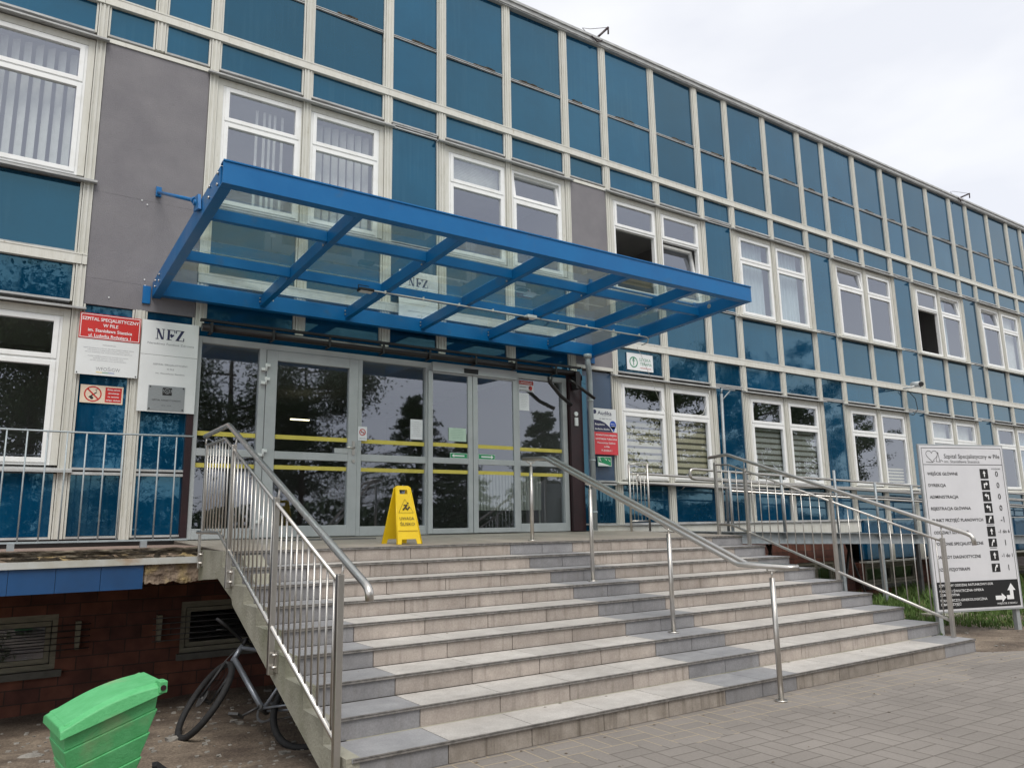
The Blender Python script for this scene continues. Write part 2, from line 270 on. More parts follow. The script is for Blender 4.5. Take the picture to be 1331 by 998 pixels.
def groundmat():
    mt, n, b = base_mat('sandy_earth'); N, Lk = n.nodes, n.links; b.inputs['Roughness'].default_value = .95
    t = N.new('ShaderNodeTexCoord'); n1 = N.new('ShaderNodeTexNoise'); n1.inputs['Scale'].default_value = 1.6; n1.inputs['Detail'].default_value = 10; n1.inputs['Roughness'].default_value = .65
    Lk.new(t.outputs['Object'], n1.inputs['Vector'])
    r = N.new('ShaderNodeValToRGB'); r.color_ramp.elements[0].position = .38; r.color_ramp.elements[1].position = .66
    r.color_ramp.elements[0].color = (.085, .062, .046, 1); r.color_ramp.elements[1].color = (.27, .215, .16, 1); Lk.new(n1.outputs[0], r.inputs[0])
    n2 = N.new('ShaderNodeTexNoise'); n2.inputs['Scale'].default_value = 45; n2.inputs['Detail'].default_value = 6; Lk.new(t.outputs['Object'], n2.inputs['Vector'])
    mr = N.new('ShaderNodeMapRange'); mr.inputs[1].default_value = .3; mr.inputs[2].default_value = .7; mr.inputs[3].default_value = .65; mr.inputs[4].default_value = 1.3; Lk.new(n2.outputs[0], mr.inputs[0])
    hv = N.new('ShaderNodeHueSaturation'); Lk.new(mr.outputs[0], hv.inputs['Value']); Lk.new(r.outputs[0], hv.inputs['Color']); Lk.new(hv.outputs[0], b.inputs['Base Color'])
    bp = N.new('ShaderNodeBump'); bp.inputs['Strength'].default_value = .9; bp.inputs['Distance'].default_value = .02; Lk.new(n2.outputs[0], bp.inputs['Height']); Lk.new(bp.outputs[0], b.inputs['Normal'])
    return mt
EARTH = groundmat()

# ------------------------------------------------------------------ mesh helpers
class MB:
    def __init__(s): s.v = []; s.f = []; s.mi = []; s.sm = []; s.tint = []
    def face(s, idx, mi=0, sm=False, t=1.0): s.f.append(idx); s.mi.append(mi); s.sm.append(sm); s.tint.append(t)
    def box(s, x0, x1, y0, y1, z0, z1, mi=0, t=1.0):
        if x0 > x1: x0, x1 = x1, x0
        if y0 > y1: y0, y1 = y1, y0
        if z0 > z1: z0, z1 = z1, z0
        return s.hexa([(x0, y0, z0), (x1, y0, z0), (x1, y1, z0), (x0, y1, z0), (x0, y0, z1), (x1, y0, z1), (x1, y1, z1), (x0, y1, z1)], mi, t)
    def hexa(s, p, mi=0, t=1.0):
        b = len(s.v); s.v += [tuple(q) for q in p]
        for q in ((3, 2, 1, 0), (4, 5, 6, 7), (0, 1, 5, 4), (1, 2, 6, 5), (2, 3, 7, 6), (3, 0, 4, 7)): s.face([b+i for i in q], mi, False, t)
        return s
    def ring(s, x0, x1, z0, z1, y0, y1, w, wt=None, wb=None, mi=0):
        wt = w if wt is None else wt; wb = w if wb is None else wb
        s.box(x0, x0+w, y0, y1, z0, z1, mi); s.box(x1-w, x1, y0, y1, z0, z1, mi)
        s.box(x0+w, x1-w, y0, y1, z1-wt, z1, mi); s.box(x0+w, x1-w, y0, y1, z0, z0+wb, mi); return s
    def tube(s, pts, r, seg=8, mi=0, closed=False, cap=True):
        pts = [Vector(p) for p in pts]; n = len(pts); rads = r if isinstance(r, (list, tuple)) else [r]*n
        b = len(s.v); pn = None
        for i, p in enumerate(pts):
            if closed: d = (pts[(i+1) % n]-pts[i-1]).normalized()
            elif i == 0: d = (pts[1]-p).normalized()
            elif i == n-1: d = (p-pts[i-1]).normalized()
            else:
                d = ((p-pts[i-1]).normalized()+(pts[i+1]-p).normalized())
                d = d.normalized() if d.length > 1e-6 else (pts[i+1]-p).normalized()
            if pn is None:
                a = Vector((0, 0, 1)) if abs(d.z) < .9 else Vector((1, 0, 0)); pn = d.cross(a).normalized()
            else:
                pn = (pn-d*pn.dot(d)); pn = pn.normalized() if pn.length > 1e-6 else d.orthogonal().normalized()
            q = d.cross(pn)
            k = 1.0
            if 0 < i < n-1 and not closed:
                c = (p-pts[i-1]).normalized().dot((pts[i+1]-p).normalized()); k = 1/max(.6, math.sqrt(max(.01, (1+c)/2)))
            for j in range(seg):
                an = 2*math.pi*j/seg; s.v.append(tuple(p+(pn*math.cos(an)+q*math.sin(an))*rads[i]*(k if k < 1.3 else 1.3)))
        m_ = n if closed else n-1
        for i in range(m_):
            for j in range(seg):
                a0 = b+i*seg+j; a1 = b+i*seg+(j+1) % seg; c0 = b+((i+1) % n)*seg+j; c1 = b+((i+1) % n)*seg+(j+1) % seg
                s.face([a0, a1, c1, c0], mi, True)
        if cap and not closed:
            s.face([b+j for j in range(seg)][::-1], mi); s.face([b+(n-1)*seg+j for j in range(seg)], mi)
        return s
    def prism(s, poly, axis, a, b_, mi=0):
        k = len(s.v); n = len(poly)
        for c in (a, b_):
            for (p, q) in poly:
                s.v.append({'x': (c, p, q), 'y': (p, c, q), 'z': (p, q, c)}[axis])
        s.face([k+i for i in range(n)], mi); s.face([k+n+i for i in range(n)][::-1], mi)
        for i in range(n): s.face([k+(i+1) % n, k+i, k+n+i, k+n+(i+1) % n], mi)
        return s
    def disc(s, c, r, axis='y', seg=20, th=.004, mi=0, rin=0):
        cx, cy, cz = c
        def pt(an, rr_, o):
            a, b_ = rr_*math.cos(an), rr_*math.sin(an)
            return {'y': (cx+a, cy+o, cz+b_), 'x': (cx+o, cy+a, cz+b_), 'z': (cx+a, cy+b_, cz+o)}[axis]
        k = len(s.v)
        if rin == 0:
            for o in (0, -th):
                for j in range(seg): s.v.append(pt(2*math.pi*j/seg, r, o))
            s.face([k+j for j in range(seg)], mi); s.face([k+seg+j for j in range(seg)][::-1], mi)
            for j in range(seg): s.face([k+j, k+(j+1) % seg, k+seg+(j+1) % seg, k+seg+j], mi)
        else:
            for o in (0, -th):
                for rr_ in (r, rin):
                    for j in range(seg): s.v.append(pt(2*math.pi*j/seg, rr_, o))
            for j in range(seg):
                j2 = (j+1) % seg
                A = [k+j, k+j2, k+seg+j2, k+seg+j]; B = [k+2*seg+j, k+2*seg+j2, k+3*seg+j2, k+3*seg+j]
                s.face(A, mi); s.face(B[::-1], mi); s.face([k+j, k+j2, k+2*seg+j2, k+2*seg+j], mi); s.face([k+seg+j, k+seg+j2, k+3*seg+j2, k+3*seg+j], mi)
        return s
def wloc(p):
    v = Vector((0, 0, 0))
    while p is not None: v += p.location; p = p.parent
    return v
def obj(name, mb, mat, parent=None, loc=None, local=False, bev=0, fixn=True):
    """one mesh object. Vertices are in world axes unless local; loc is the origin of a top-level thing."""
    me = bpy.data.meshes.new(name)
    off = Vector((0, 0, 0)) if local else (wloc(parent) if parent else Vector(loc or (0, 0, 0)))
    me.from_pydata([(x-off.x, y-off.y, z-off.z) for x, y, z in mb.v], [], mb.f)
    for mt in (mat if isinstance(mat, (list, tuple)) else [mat]): me.materials.append(mt)
    me.polygons.foreach_set('material_index', mb.mi); me.polygons.foreach_set('use_smooth', mb.sm)
    if any(t != 1.0 for t in mb.tint):
        a = me.attributes.new('tint', 'FLOAT', 'FACE'); a.data.foreach_set('value', mb.tint)
    if fixn:
        import bmesh
        bm = bmesh.new(); bm.from_mesh(me); bmesh.ops.recalc_face_normals(bm, faces=bm.faces); bm.to_mesh(me); bm.free()
    me.update()
    o = bpy.data.objects.new(name, me); COL.objects.link(o)
    if parent: o.parent = parent
    elif loc is not None: o.location = loc
    if bev:
        md = o.modifiers.new('bevel', 'BEVEL'); md.width = bev; md.segments = 2; md.limit_method = 'ANGLE'
    return o
def tag(o, label=None, cat=None, group=None, kind=None):
    if label: o['label'] = label
    if cat: o['category'] = cat
    if group: o['group'] = group
    if kind: o['kind'] = kind
    return o
def thing(name, label, cat, loc=(0, 0, 0), rz=0, group=None):
    o = bpy.data.objects.new(name, None); COL.objects.link(o); o.location = loc; o.rotation_euler = (0, 0, rz); o.empty_display_size = .1
    return tag(o, label, cat, group)
_tx = {}
def text_mb(s, bold=0.0, shear=0.0):
    key = (s, bold, shear)
    if key in _tx: return _tx[key]
    cu = bpy.data.curves.new('t', 'FONT'); cu.body = s; cu.resolution_u = 2; cu.offset = bold; cu.shear = shear
    o = bpy.data.objects.new('t', cu); COL.objects.link(o)
    dg = bpy.context.evaluated_depsgraph_get(); dg.update(); me = bpy.data.meshes.new_from_object(o.evaluated_get(dg))
    vs = [tuple(v.co) for v in me.vertices]; fs = [tuple(p.vertices) for p in me.polygons]
    bpy.data.objects.remove(o); bpy.data.curves.remove(cu); bpy.data.meshes.remove(me)
    _tx[key] = (vs, fs); return _tx[key]
def put_text(mb, s, cx, cz, w=None, h=None, y=0.0, align='C', mi=0, bold=0.0, shear=0.0, serif=False):
    """adds lettering standing in the XZ plane at depth y facing -Y; h = cap height, w = full width (either may stretch)"""
    vs, fs = text_mb(s, bold, shear)
    if not vs: return
    x0 = min(v[0] for v in vs); x1 = max(v[0] for v in vs)
    kh = (h/.73) if h else w/(x1-x0)
    kw = (w/(x1-x0)) if w else kh
    ww = (x1-x0)*kw
    ox = {'C': cx-ww/2, 'L': cx, 'R': cx-ww}[align]
    b = len(mb.v)
    for v in vs: mb.v.append((ox+(v[0]-x0)*kw, y, cz+(v[1]-.36)*kh))
    for f in fs: mb.face([b+i for i in f], mi)

FLOORZ = 3.284
def mxk(k):
    q, r = divmod(k, 3); return q*3.30 + (0, 1.212, 2.408)[r]
# ================================================================== SETTING
def sstep(a, b, x):
    t = min(1, max(0, (x-a)/(b-a))); return t*t*(3-2*t)
def gz(x, y):
    base = -1.195
    left = base - .055*sstep(-5.6, -4.7, y) - .205*sstep(-4.8, -3.3, y) - .15*sstep(-3.3, -.3, y)
    right = base - .045*sstep(-5.4, -4, y) - .13*sstep(-4, 0, y)
    t = sstep(1.5, 6.0, x)
    z = left*(1-t)+right*t
    if y > -5.0 and -30 < x < 60 and y < 2: z += .035*(mnoise.noise(Vector((x*1.1, y*1.1, 0))))*sstep(-5.0, -4.2, y) + .012*mnoise.noise(Vector((x*5, y*5, 3)))*sstep(-5.0, -4.5, y)
    return z
def axis_pts():
    xs = [-300, -150, -80, -40, -20, -12, -8]
    x = -5
    while x < 3: xs.append(x); x += .09
    while x < 6.2: xs.append(x); x += .4
    while x < 20: xs.append(x); x += .2
    xs += [24, 30, 40, 60, 100, 180, 350]
    ys = [-300, -150, -80, -40, -25, -15, -10, -8]
    y = -6.2
    while y < 1: ys.append(y); y += .09
    ys += [2, 8, 20, 60, 150, 300]
    return xs, ys
xs, ys = axis_pts(); g = MB()
for yy in ys:
    for xx in xs: g.v.append((xx, yy, gz(xx, yy)))
nx = len(xs)
for j in range(len(ys)-1):
    for i in range(nx-1): g.face([j*nx+i, j*nx+i+1, (j+1)*nx+i+1, (j+1)*nx+i], 0, True)
tag(obj('ground', g, EARTH), kind='structure')
# paved forecourt: one sheet, its back edge along the bottom step then slanting away at the right
p = MB(); pz = -1.18
pv = [(-.1, -5.2), (6.69, -5.2), (6.72, -5.29), (7.3, -5.62), (8.6, -5.95), (14, -6.6), (60, -7.5), (200, -12), (200, -160), (-120, -160), (-120, -8), (-3.0, -7.4), (-.45, -6.6), (-.13, -5.6)]
p.v = [(x, y, pz) for x, y in pv] + [(x, y, pz-.12) for x, y in pv]; n = len(pv)
p.face(list(range(n))); p.face([n+i for i in range(n)][::-1])
for i in range(n): p.face([i, n+i, n+(i+1) % n, (i+1) % n])
tag(obj('pavement', p, PAVER), kind='structure')

# ================================================================== BUILDING
B = thing('hospital_building', 'long two-storey building clad in blue glass panels and cream metal strips, with the glazed entrance', 'building', (8, 0, 0))
K0, K1 = 0, 33
cols = [('L', -8.7)]  # left side mullions measured, then continued
ML = [-1.2775, -2.478, -3.69, -4.58, -5.79, -6.99, -7.88]
MX = {}
for k in range(K0, K1+1): MX[k] = mxk(k)
MX[-1] = -.6475
for i, x in enumerate(ML): MX[-2-i] = x
KS = sorted(MX); KMIN, KMAX = KS[0], KS[-1]
def celltype(k):
    """cell between k and k+1"""
    if k == -1 or k == -2: return 'N'
    if k < -2:
        return 'W' if k in (-3, -4, -6, -7) else 'N'
    return 'N' if k % 3 == 2 else 'W'
XL, XR = MX[KMIN]-.08, MX[KMAX]+.08
ENT = set(range(-1+1, 5))       # cells above the doors: 0..4
# solid body: roof, back and end walls, floor slabs, inside partitions
def bpart(name, mb, mat, **k): return obj(name, mb, mat, B, **k)
r = MB(); r.box(XL, XR, .10, 14, 8.45, 8.7); bpart('roof_slab', r, ROOMD)
r = MB(); r.box(XL, XR, 13.8, 14, -1.5, 8.45); r.box(XL, XL+.12, .1, 13.8, -1.5, 8.45); r.box(XR-.12, XR, .1, 13.8, -1.5, 8.45); bpart('outer_wall', r, RENDER)
r = MB(); r.box(XL+.12, XR-.12, .12, 13.8, 5.98, 6.42); r.box(XL+.12, XR-.12, .12, 13.8, 2.72, 3.12)
r.box(XL+.12, XR-.12, .12, 13.8, -.15, .065)
bpart('floor_slab', r, ROOM)
r = MB()
r.box(XL+.12, -.15, 2.7, 2.8, .07, 2.72); r.box(5.75, XR-.12, 2.7, 2.8, .07, 2.72); r.box(XL+.12, XR-.12, 2.7, 2.8, 3.12, 5.98)
r.box(-.15, 5.75, 7.0, 7.1, .07, 2.72); r.box(-.15, -.05, .12, 7.0, .07, 2.72); r.box(5.65, 5.75, .12, 7.0, .07, 2.72)
k = 5
while k < KMAX:
    x = MX[k]+.45
    for z0, z1 in ((.07, 2.72), (3.12, 5.98)): r.box(x-.06, x+.06, .14, 2.7, z0, z1)
    k += 3
for x in (-.9, 2.86):
    r.box(x-.06, x+.06, .14, 2.7, 3.12, 5.98)
bpart('inner_wall', r, ROOMD)
# roof edge
r = MB(); r.box(XL, XR, -.10, .16, 8.79, 8.835); r.box(XL, XR, -.075, -.060, 8.72, 8.79); r.box(XL, XR, -.06, .10, 8.7, 8.79)
bpart('roof_flashing', r, LEDGE)
ZA, ZB = (6.385, 6.50), (3.125, 3.25)
def upper_only(k): return False
# mullions
CORE = .056
for k in KS:
    x = MX[k]
    mb = MB()
    zlo = .12
    if k >= 13: zlo = -.68
    elif k >= 6: zlo = .155
    elif 0 <= k <= 4: zlo = 2.58
    elif k == 5: zlo = 2.58
    def core(z0, z1):
        # grooved cover strip: flat with two ridges
        mb.box(x-.050, x+.050, -.022, .10, z0, z1); mb.box(x-.080, x-.0502, .02, .09, z0, z1, 1); mb.box(x+.0502, x+.080, .02, .09, z0, z1, 1)
        for a, b_ in ((-.050, -.036), (-.012, .012), (.036, .050)): mb.box(x+a, x+b_, -.034, -.022, z0, z1)
    segs = [(zlo, 3.125), (3.25, 6.385), (6.50, 8.70)]
    if k == -1: segs = [(.10, 2.69), (6.00, 6.385), (6.5, 8.7)]
    for z0, z1 in segs: core(z0, z1)
    # fins beside glass/cladding cells
    for side in (-1, 1):
        kc = k if side == 1 else k-1
        if kc < KMIN or kc >= KMAX: continue
        a, b_ = x+side*.0565, x+side*.078
        zs = [(6.5, 8.70), (5.995, 6.385)]
        t = celltype(kc)
        if kc not in (-1, -2, 5):
            zs.append((3.25, 4.10 if t == 'W' else 5.93)); 
        if kc not in (-1, -2): zs.append((2.70, 3.125))
        if kc not in ENT and kc >= 5 or kc < 0:
            lo = zlo if kc >= 6 else .12
            if kc == 5: lo = .155
            zs.append((lo, .80 if t == 'W' else 2.69))
        for z0, z1 in zs: mb.box(min(a, b_), max(a, b_), -.016, .06, z0, z1)
    bpart('mullion', mb, [CREAM, GROOVE])
# beams (broken at a joint now and then)
for nm, (z0, z1) in (('transom_beam', ZA), ('transom_beam', ZB)):
    ks = KS[::3]+[KMAX]
    mb = MB()
    xs_ = [XL]+[MX[q] for q in KS[2::4]]+[XR]
    for a, b_ in zip(xs_[:-1], xs_[1:]):
        parts = [(a, b_)]
        if z0 == ZB[0]:
            parts = [(s0, s1) for s0, s1 in ((min(a, -1.225), min(b_, -1.225)), (max(a, -.045), b_)) if s1-s0 > .01]
            parts = [(s0, s1) for s0, s1 in parts]
            q = []
            for s0, s1 in parts:      # gap over the grey rendered strip beside the doors
                lo, hi = MX[5]+.06, MX[6]-.06
                if s1 <= lo or s0 >= hi: q.append((s0, s1))
                else:
                    if lo-s0 > .01: q.append((s0, lo))
                    if s1-hi > .01: q.append((hi, s1))
            parts = q
        for s0, s1 in parts:
            mb.box(s0+.0015, s1-.0015, -.046, .08, z0+.004, z1); mb.box(s0+.0015, s1-.0015, -.051, -.046, z1-.016, z1)
    bpart(nm, mb, CREAM)
PF = .014   # panel face depth
def panel(name, k, z0, z1, mat=BLUEP, sill=True, tilt=True):
    a, b_ = MX[k]+.078, MX[k+1]-.078
    mb = MB()
    d = random.uniform(-.008, .008) if tilt else 0; e = random.uniform(-.007, .007) if tilt else 0
    zz0 = z0+(.028 if sill else 0)
    mb.hexa([(a, PF+d, zz0), (b_, PF-d, zz0), (b_, .08, zz0), (a, .08, zz0), (a, PF+d+e, z1), (b_, PF-d+e, z1), (b_, .08, z1), (a, .08, z1)])
    if sill: mb.box(a, b_, -.022, .06, z0, z0+.024, 1)
    return bpart(name, mb, [mat, LEDGE])
for k in range(KMIN, KMAX):
    t = celltype(k)
    if k == -3 or k == -4: pass
    o = panel('parapet_panel', k, 7.435, 8.70, sill=False)
    panel('parapet_panel', k, 6.50, 7.385)
    a, b_ = MX[k]+.078, MX[k+1]-.078
    mb = MB(); mb.box(a, b_, -.012, .05, 7.388, 7.402); mb.box(a, b_, -.008, .05, 7.418, 7.431); mb.box(a, b_, .0, .05, 7.402, 7.418, 1)
    # mossy ragged top of the lower sheet
    x = a+random.uniform(.1, .5)*(b_-a); xe = x+random.uniform(.25, .5)*(b_-a)
    while x < min(b_, xe): mb.box(x, min(b_, x+.055), -.012, .02, 7.431, 7.437+random.uniform(.004, .03), 1); x += .05
    bpart('joint_trim', mb, [LEDGE, ROT])
    panel('strip_panel', k, 5.99, 6.385)
    if k not in (-1, -2, 5): panel('strip_panel', k, 2.69, 3.125, sill=k not in ENT)
    if k in (-1, -2):
        panel('strip_panel', k, 2.55, 2.69, sill=False)
# narrow columns
for k in range(KMIN, KMAX):
    if celltype(k) != 'N': continue
    a, b_ = MX[k]+.078, MX[k+1]-.078
    if k in (-1, -2, 5): pass
    else:
        for q0, q1 in ((5.925, 5.942), (5.965, 5.985), (4.135, 4.150), (4.168, 4.185)): bpart('joint_trim', MB().box(a, b_, -.014, .05, q0, q1), LEDGE)
        panel('wall_panel', k, 4.186, 5.925, sill=False); panel('wall_panel', k, 3.25, 4.135)
    if k in ENT: continue
    lo = {True: .17, False: .12}[k >= 5]
    if k >= 12: lo = .17
    mb = MB(); mb.box(a, b_, -.045, .05, .795, .825); mb.box(a, b_, -.04, .05, .845, .87); mb.box(a, b_, .02, .05, .825, .845, 1)
    bpart('joint_trim', mb, [LEDGE, BLACK])
    if k != 5 and k > -1: bpart('joint_trim', MB().box(a, b_, -.014, .05, 2.655, 2.687), LEDGE)
    panel('wall_panel', k, .87, 2.65 if k >= 0 else 2.55, sill=False, mat=NAVYP if k == 5 else BLUEP)
    panel('wall_panel', k, lo, .795)
# rendered grey walls
mb = MB(); mb.box(MX[-2]+.056, MX[0]-.056, -.02, .1, 4.03, 5.905); mb.box(MX[-2]+.056, MX[0]-.056, -.02, .1, 2.995, 4.024); mb.box(MX[-2]+.056, MX[0]-.056, -.02, .1, 2.69, 2.989)
mb.box(MX[-2]+.056, MX[0]-.056, -.0185, .1, 4.024, 4.03); mb.box(MX[-2]+.056, MX[0]-.056, -.0185, .1, 2.989, 2.995)
for x, z in ((-.98, 2.79), (-.72, 4.02), (-.66, 3.98), (-.63, 3.06), (-.62, 2.99)): mb.disc((x, -.021, z), .008, 'y', 8, .01, 1)
bpart('rendered_wall', mb, [RENDER, WHITES])
mb = MB(); mb.box(MX[5]+.056, MX[6]-.056, -.02, .1, 2.735, 5.905); bpart('rendered_wall', mb, RENDER)
for q0, q1, q2, q3 in ((-2, 0, 5.905, 5.955), (5, 6, 5.905, 5.955), (5, 6, 2.68, 2.735)): bpart('render_trim', MB().box(MX[q0]+.057, MX[q1]-.057, -.036, .1, q2, q3), CREAM)
# window heads and sills
for k in range(KMIN, KMAX):
    if celltype(k) != 'W': continue
    a, b_ = MX[k], MX[k+1]
    la = a-.08 if celltype(k-1) == 'N' or k == KMIN else a+.001
    lb = b_+.08 if celltype(k+1) == 'N' else b_-.001
    for dz, do in ((0, True), (-FLOORZ, k not in ENT)):
        if not do: continue
        mb = MB()
        mb.hexa([(la, -.105, 5.885+dz), (lb, -.105, 5.885+dz), (lb, .1, 5.915+dz), (la, .1, 5.915+dz), (la, -.105, 5.905+dz), (lb, -.105, 5.905+dz), (lb, .1, 5.965+dz), (la, .1, 5.965+dz)])
        bpart('window_head', mb, LEDGE)
        mb = MB()
        mb.hexa([(la, -.10, 4.095+dz), (lb, -.10, 4.095+dz), (lb, .1, 4.115+dz), (la, .1, 4.115+dz), (la, -.10, 4.12+dz), (lb, -.10, 4.12+dz), (lb, .1, 4.175+dz), (la, .1, 4.175+dz)])
        bpart('window_sill', mb, CREAM if k > 2 else LEDGE)
    if k not in (): panel('spandrel_panel', k, 3.25, 4.09)
    if k not in ENT: panel('spandrel_panel', k, .12 if k < 0 else .17, .80)

# windows
def rect_sash(x0, x1, z0, z1, y0=.005, y1=.055, w=.05):
    return MB().ring(x0, x1, z0, z1, y0, y1, w)
def pane_mb(x0, x1, z0, z1, y=.03):
    return MB().box(x0, x1, y, y+.008, z0, z1)
def window(k, fl, up_='closed', low='closed', blind=None):
    dz = 0 if fl == 1 else -FLOORZ
    centre_right = celltype(k+1) == 'W'          # centre mullion at right side of this cell
    a, b_ = MX[k], MX[k+1]
    xa = a+(.13 if not centre_right and False else .056); 
    if centre_right: x0, x1 = a+.125, b_-.066
    else: x0, x1 = a+.066, b_-.125
    z0, z1 = 4.175+dz, 5.80+dz
    fr = MB()
    fr.ring(x0, x1, z0, z1, .0, .075, .045, .035, .04)
    fr.box(x0+.045, x1-.045, .0, .075, 5.285+dz, 5.335+dz)
    # cream reveals left and right of the frame, and above
    fr.box(a+.0565, x0-.001, -.012, .09, 4.175+dz, 5.885+dz, 1); fr.box(x1+.001, b_-.0565, -.012, .09, 4.175+dz, 5.885+dz, 1); fr.box(x0, x1, -.008, .09, z1+.001, 5.885+dz, 1)
    wdw = bpart('window', fr, [PVC, CREAM])
    def leaf(nm, xa_, xb_, za_, zb_, mode):
        w = .052
        s_ = MB(); s_.ring(xa_, xb_, za_, zb_, -.014, .05, w)
        pz_ = pane_mb(xa_+w-.004, xb_-w+.004, za_+w-.004, zb_-w+.004, .018)
        piv = None
        if mode == 'tilt': piv = (Vector(((xa_+xb_)/2, .05, za_)), Matrix.Rotation(R(-9), 4, 'X'))
        if mode == 'open': piv = (Vector((xa_, .05, za_)), Matrix.Rotation(R(62), 4, 'Z'))
        if mode == 'swing': piv = (Vector((xa_, .05, za_)), Matrix.Rotation(R(95), 4, 'Z'))
        if piv:
            for q in (s_, pz_):
                q.v = [tuple(piv[1] @ (Vector(v)-piv[0]) + piv[0]) for v in q.v]
        obj(nm, s_, PVC, wdw, bev=.003); obj('pane', pz_, PANE, wdw)
    xi, xj = x0+.03, x1-.03
    leaf('sash', xi, xj, 5.322+dz, 5.785+dz, up_)
    leaf('sash', xi, xj, 4.20+dz, 5.298+dz, low)
    if blind:
        mb = MB(); ba, bb = x0+.05, x1-.05; mats = None
        if blind == 'vert':
            x = ba+.03; mats = BLIND
            while x < bb-.05:
                an = R(-35); dx, dy = .045*math.cos(an), .045*math.sin(an)
                mb.hexa([(x-dx, .20-dy, 4.2+dz), (x+dx, .20+dy, 4.2+dz), (x+dx, .203+dy, 4.2+dz), (x-dx, .203-dy, 4.2+dz), (x-dx, .20-dy, 5.75+dz), (x+dx, .20+dy, 5.75+dz), (x+dx, .203+dy, 5.75+dz), (x-dx, .203-dy, 5.75+dz)]); x += .115
        elif blind == 'vert_part':
            x = ba+.42; mats = BLIND
            while x < bb-.1: mb.box(x, x+.035, .2, .203, 4.2+dz, 5.7+dz); x += random.choice((.07, .10, .12))
        elif blind in ('curtain', 'half'):
            n_ = 40; yb = .17; mats = BLINDG; top = 5.78
            w_ = (bb-ba)*(.94 if blind == 'curtain' else .5)
            base = len(mb.v)
            for i in range(n_+1):
                x = ba+w_*i/n_; y = yb+.022*math.sin(i*1.25)+.01*math.sin(i*.5+k)
                mb.v += [(x, y, 4.25+dz), (x, y, top+dz), (x, y+.004, 4.25+dz), (x, y+.004, top+dz)]
            for i in range(n_):
                q = base+4*i; mb.face([q, q+4, q+5, q+1], 0, True); mb.face([q+2, q+3, q+7, q+6], 0, True)
        elif blind in ('stripe', 'stripeg'):
            z = 5.27+dz; i = 0; mats = [BEIGEB if blind == 'stripe' else GREYB, OLIVEB]
            while z > 4.27+dz:
                h_ = .068 if i % 2 == 0 else .042
                mb.box(ba-.02, bb+.02, .09, .095, z-h_, z, i % 2); z -= h_; i += 1
        elif blind == 'roller':
            mats = BLIND; mb.box(ba, bb, .12, .124, 5.36+dz, 5.76+dz)
            for i in range(16): mb.box(ba, bb, .114, .120, 5.37+dz+i*.0245, 5.377+dz+i*.0245)
        elif blind == 'rollfull':
            mats = BLIND; mb.box(ba, bb, .14, .144, 4.3+dz, 5.78+dz)
        elif blind == 'lowstripe':
            mats = [BEIGEB, OLIVEB]; z = 4.6+dz; i = 0
            while z > 4.25+dz: mb.box(ba, bb, .12, .124, z-.035, z, i % 2); z -= .035; i += 1
        obj('blind', mb, mats, wdw, fixn=False)
    return wdw
upper = {-3: ('closed', 'closed', 'vert'), -4: ('closed', 'closed', 'vert'), 0: ('closed', 'closed', 'vert_part'), 1: ('closed', 'closed', 'vert'), 3: ('closed', 'closed', 'roller'), 4: ('tilt', 'closed', None),
         6: ('closed', 'swing', None), 7: ('closed', 'tilt', None), 9: ('closed', 'closed', 'curtain'), 10: ('closed', 'closed', 'curtain'), 12: ('tilt', 'closed', None), 13: ('closed', 'closed', None),
         15: ('closed', 'open', None), 16: ('tilt', 'closed', 'half'), 18: ('tilt', 'closed', 'half'), 19: ('closed', 'closed', 'rollfull')}
lower = {6: ('closed', 'closed', 'stripe'), 7: ('closed', 'closed', 'stripe'), 9: ('closed', 'closed', 'stripeg'), 10: ('closed', 'closed', 'stripeg'), 12: ('closed', 'closed', None), 13: ('closed', 'closed', 'lowstripe'),
         15: ('closed', 'closed', 'rollfull'), 16: ('closed', 'closed', 'rollfull'), 18: ('closed', 'closed', 'half'), 19: ('closed', 'closed', 'curtain')}
for k in range(KMIN, KMAX):
    if celltype(k) != 'W': continue
    u_ = upper.get(k, ('closed', 'closed', random.choice(('curtain', None, 'half')))); window(k, 1, *u_)
    if k in ENT: continue
    l_ = lower.get(k, ('closed', 'closed', random.choice(('curtain', None, 'rollfull')) if k > 0 else None)); window(k, 0, *l_)

# ---- base of the facade
mb = MB(); mb.box(XL, -.02, 0.02, .2, -.1, .12); bpart('base_strip', mb, BROWN)
mb = MB(); mb.box(5.97, MX[12]+.08+.02, -.02, .1, -.07, .155); bpart('fascia_board', mb, CREAM)
mb = MB(); mb.box(5.97, MX[12]+.1, -.05, .08, .156, .172); bpart('base_sill', mb, LEDGE)
# lower cladding where the ground falls, far right
for k in range(13-1, KMAX):
    a, b_ = MX[k]+.078, MX[k+1]-.078
    if k == 12: a = MX[12]+.1
    mb = MB(); mb.box(a, b_, .01, .08, -.64, .168); bpart('basement_panel', mb, BLUEP)
mb = MB(); mb.box(MX[12]+.1, XR, -.07, .1, -.71, -.675); bpart('basement_sill', mb, CREAM)
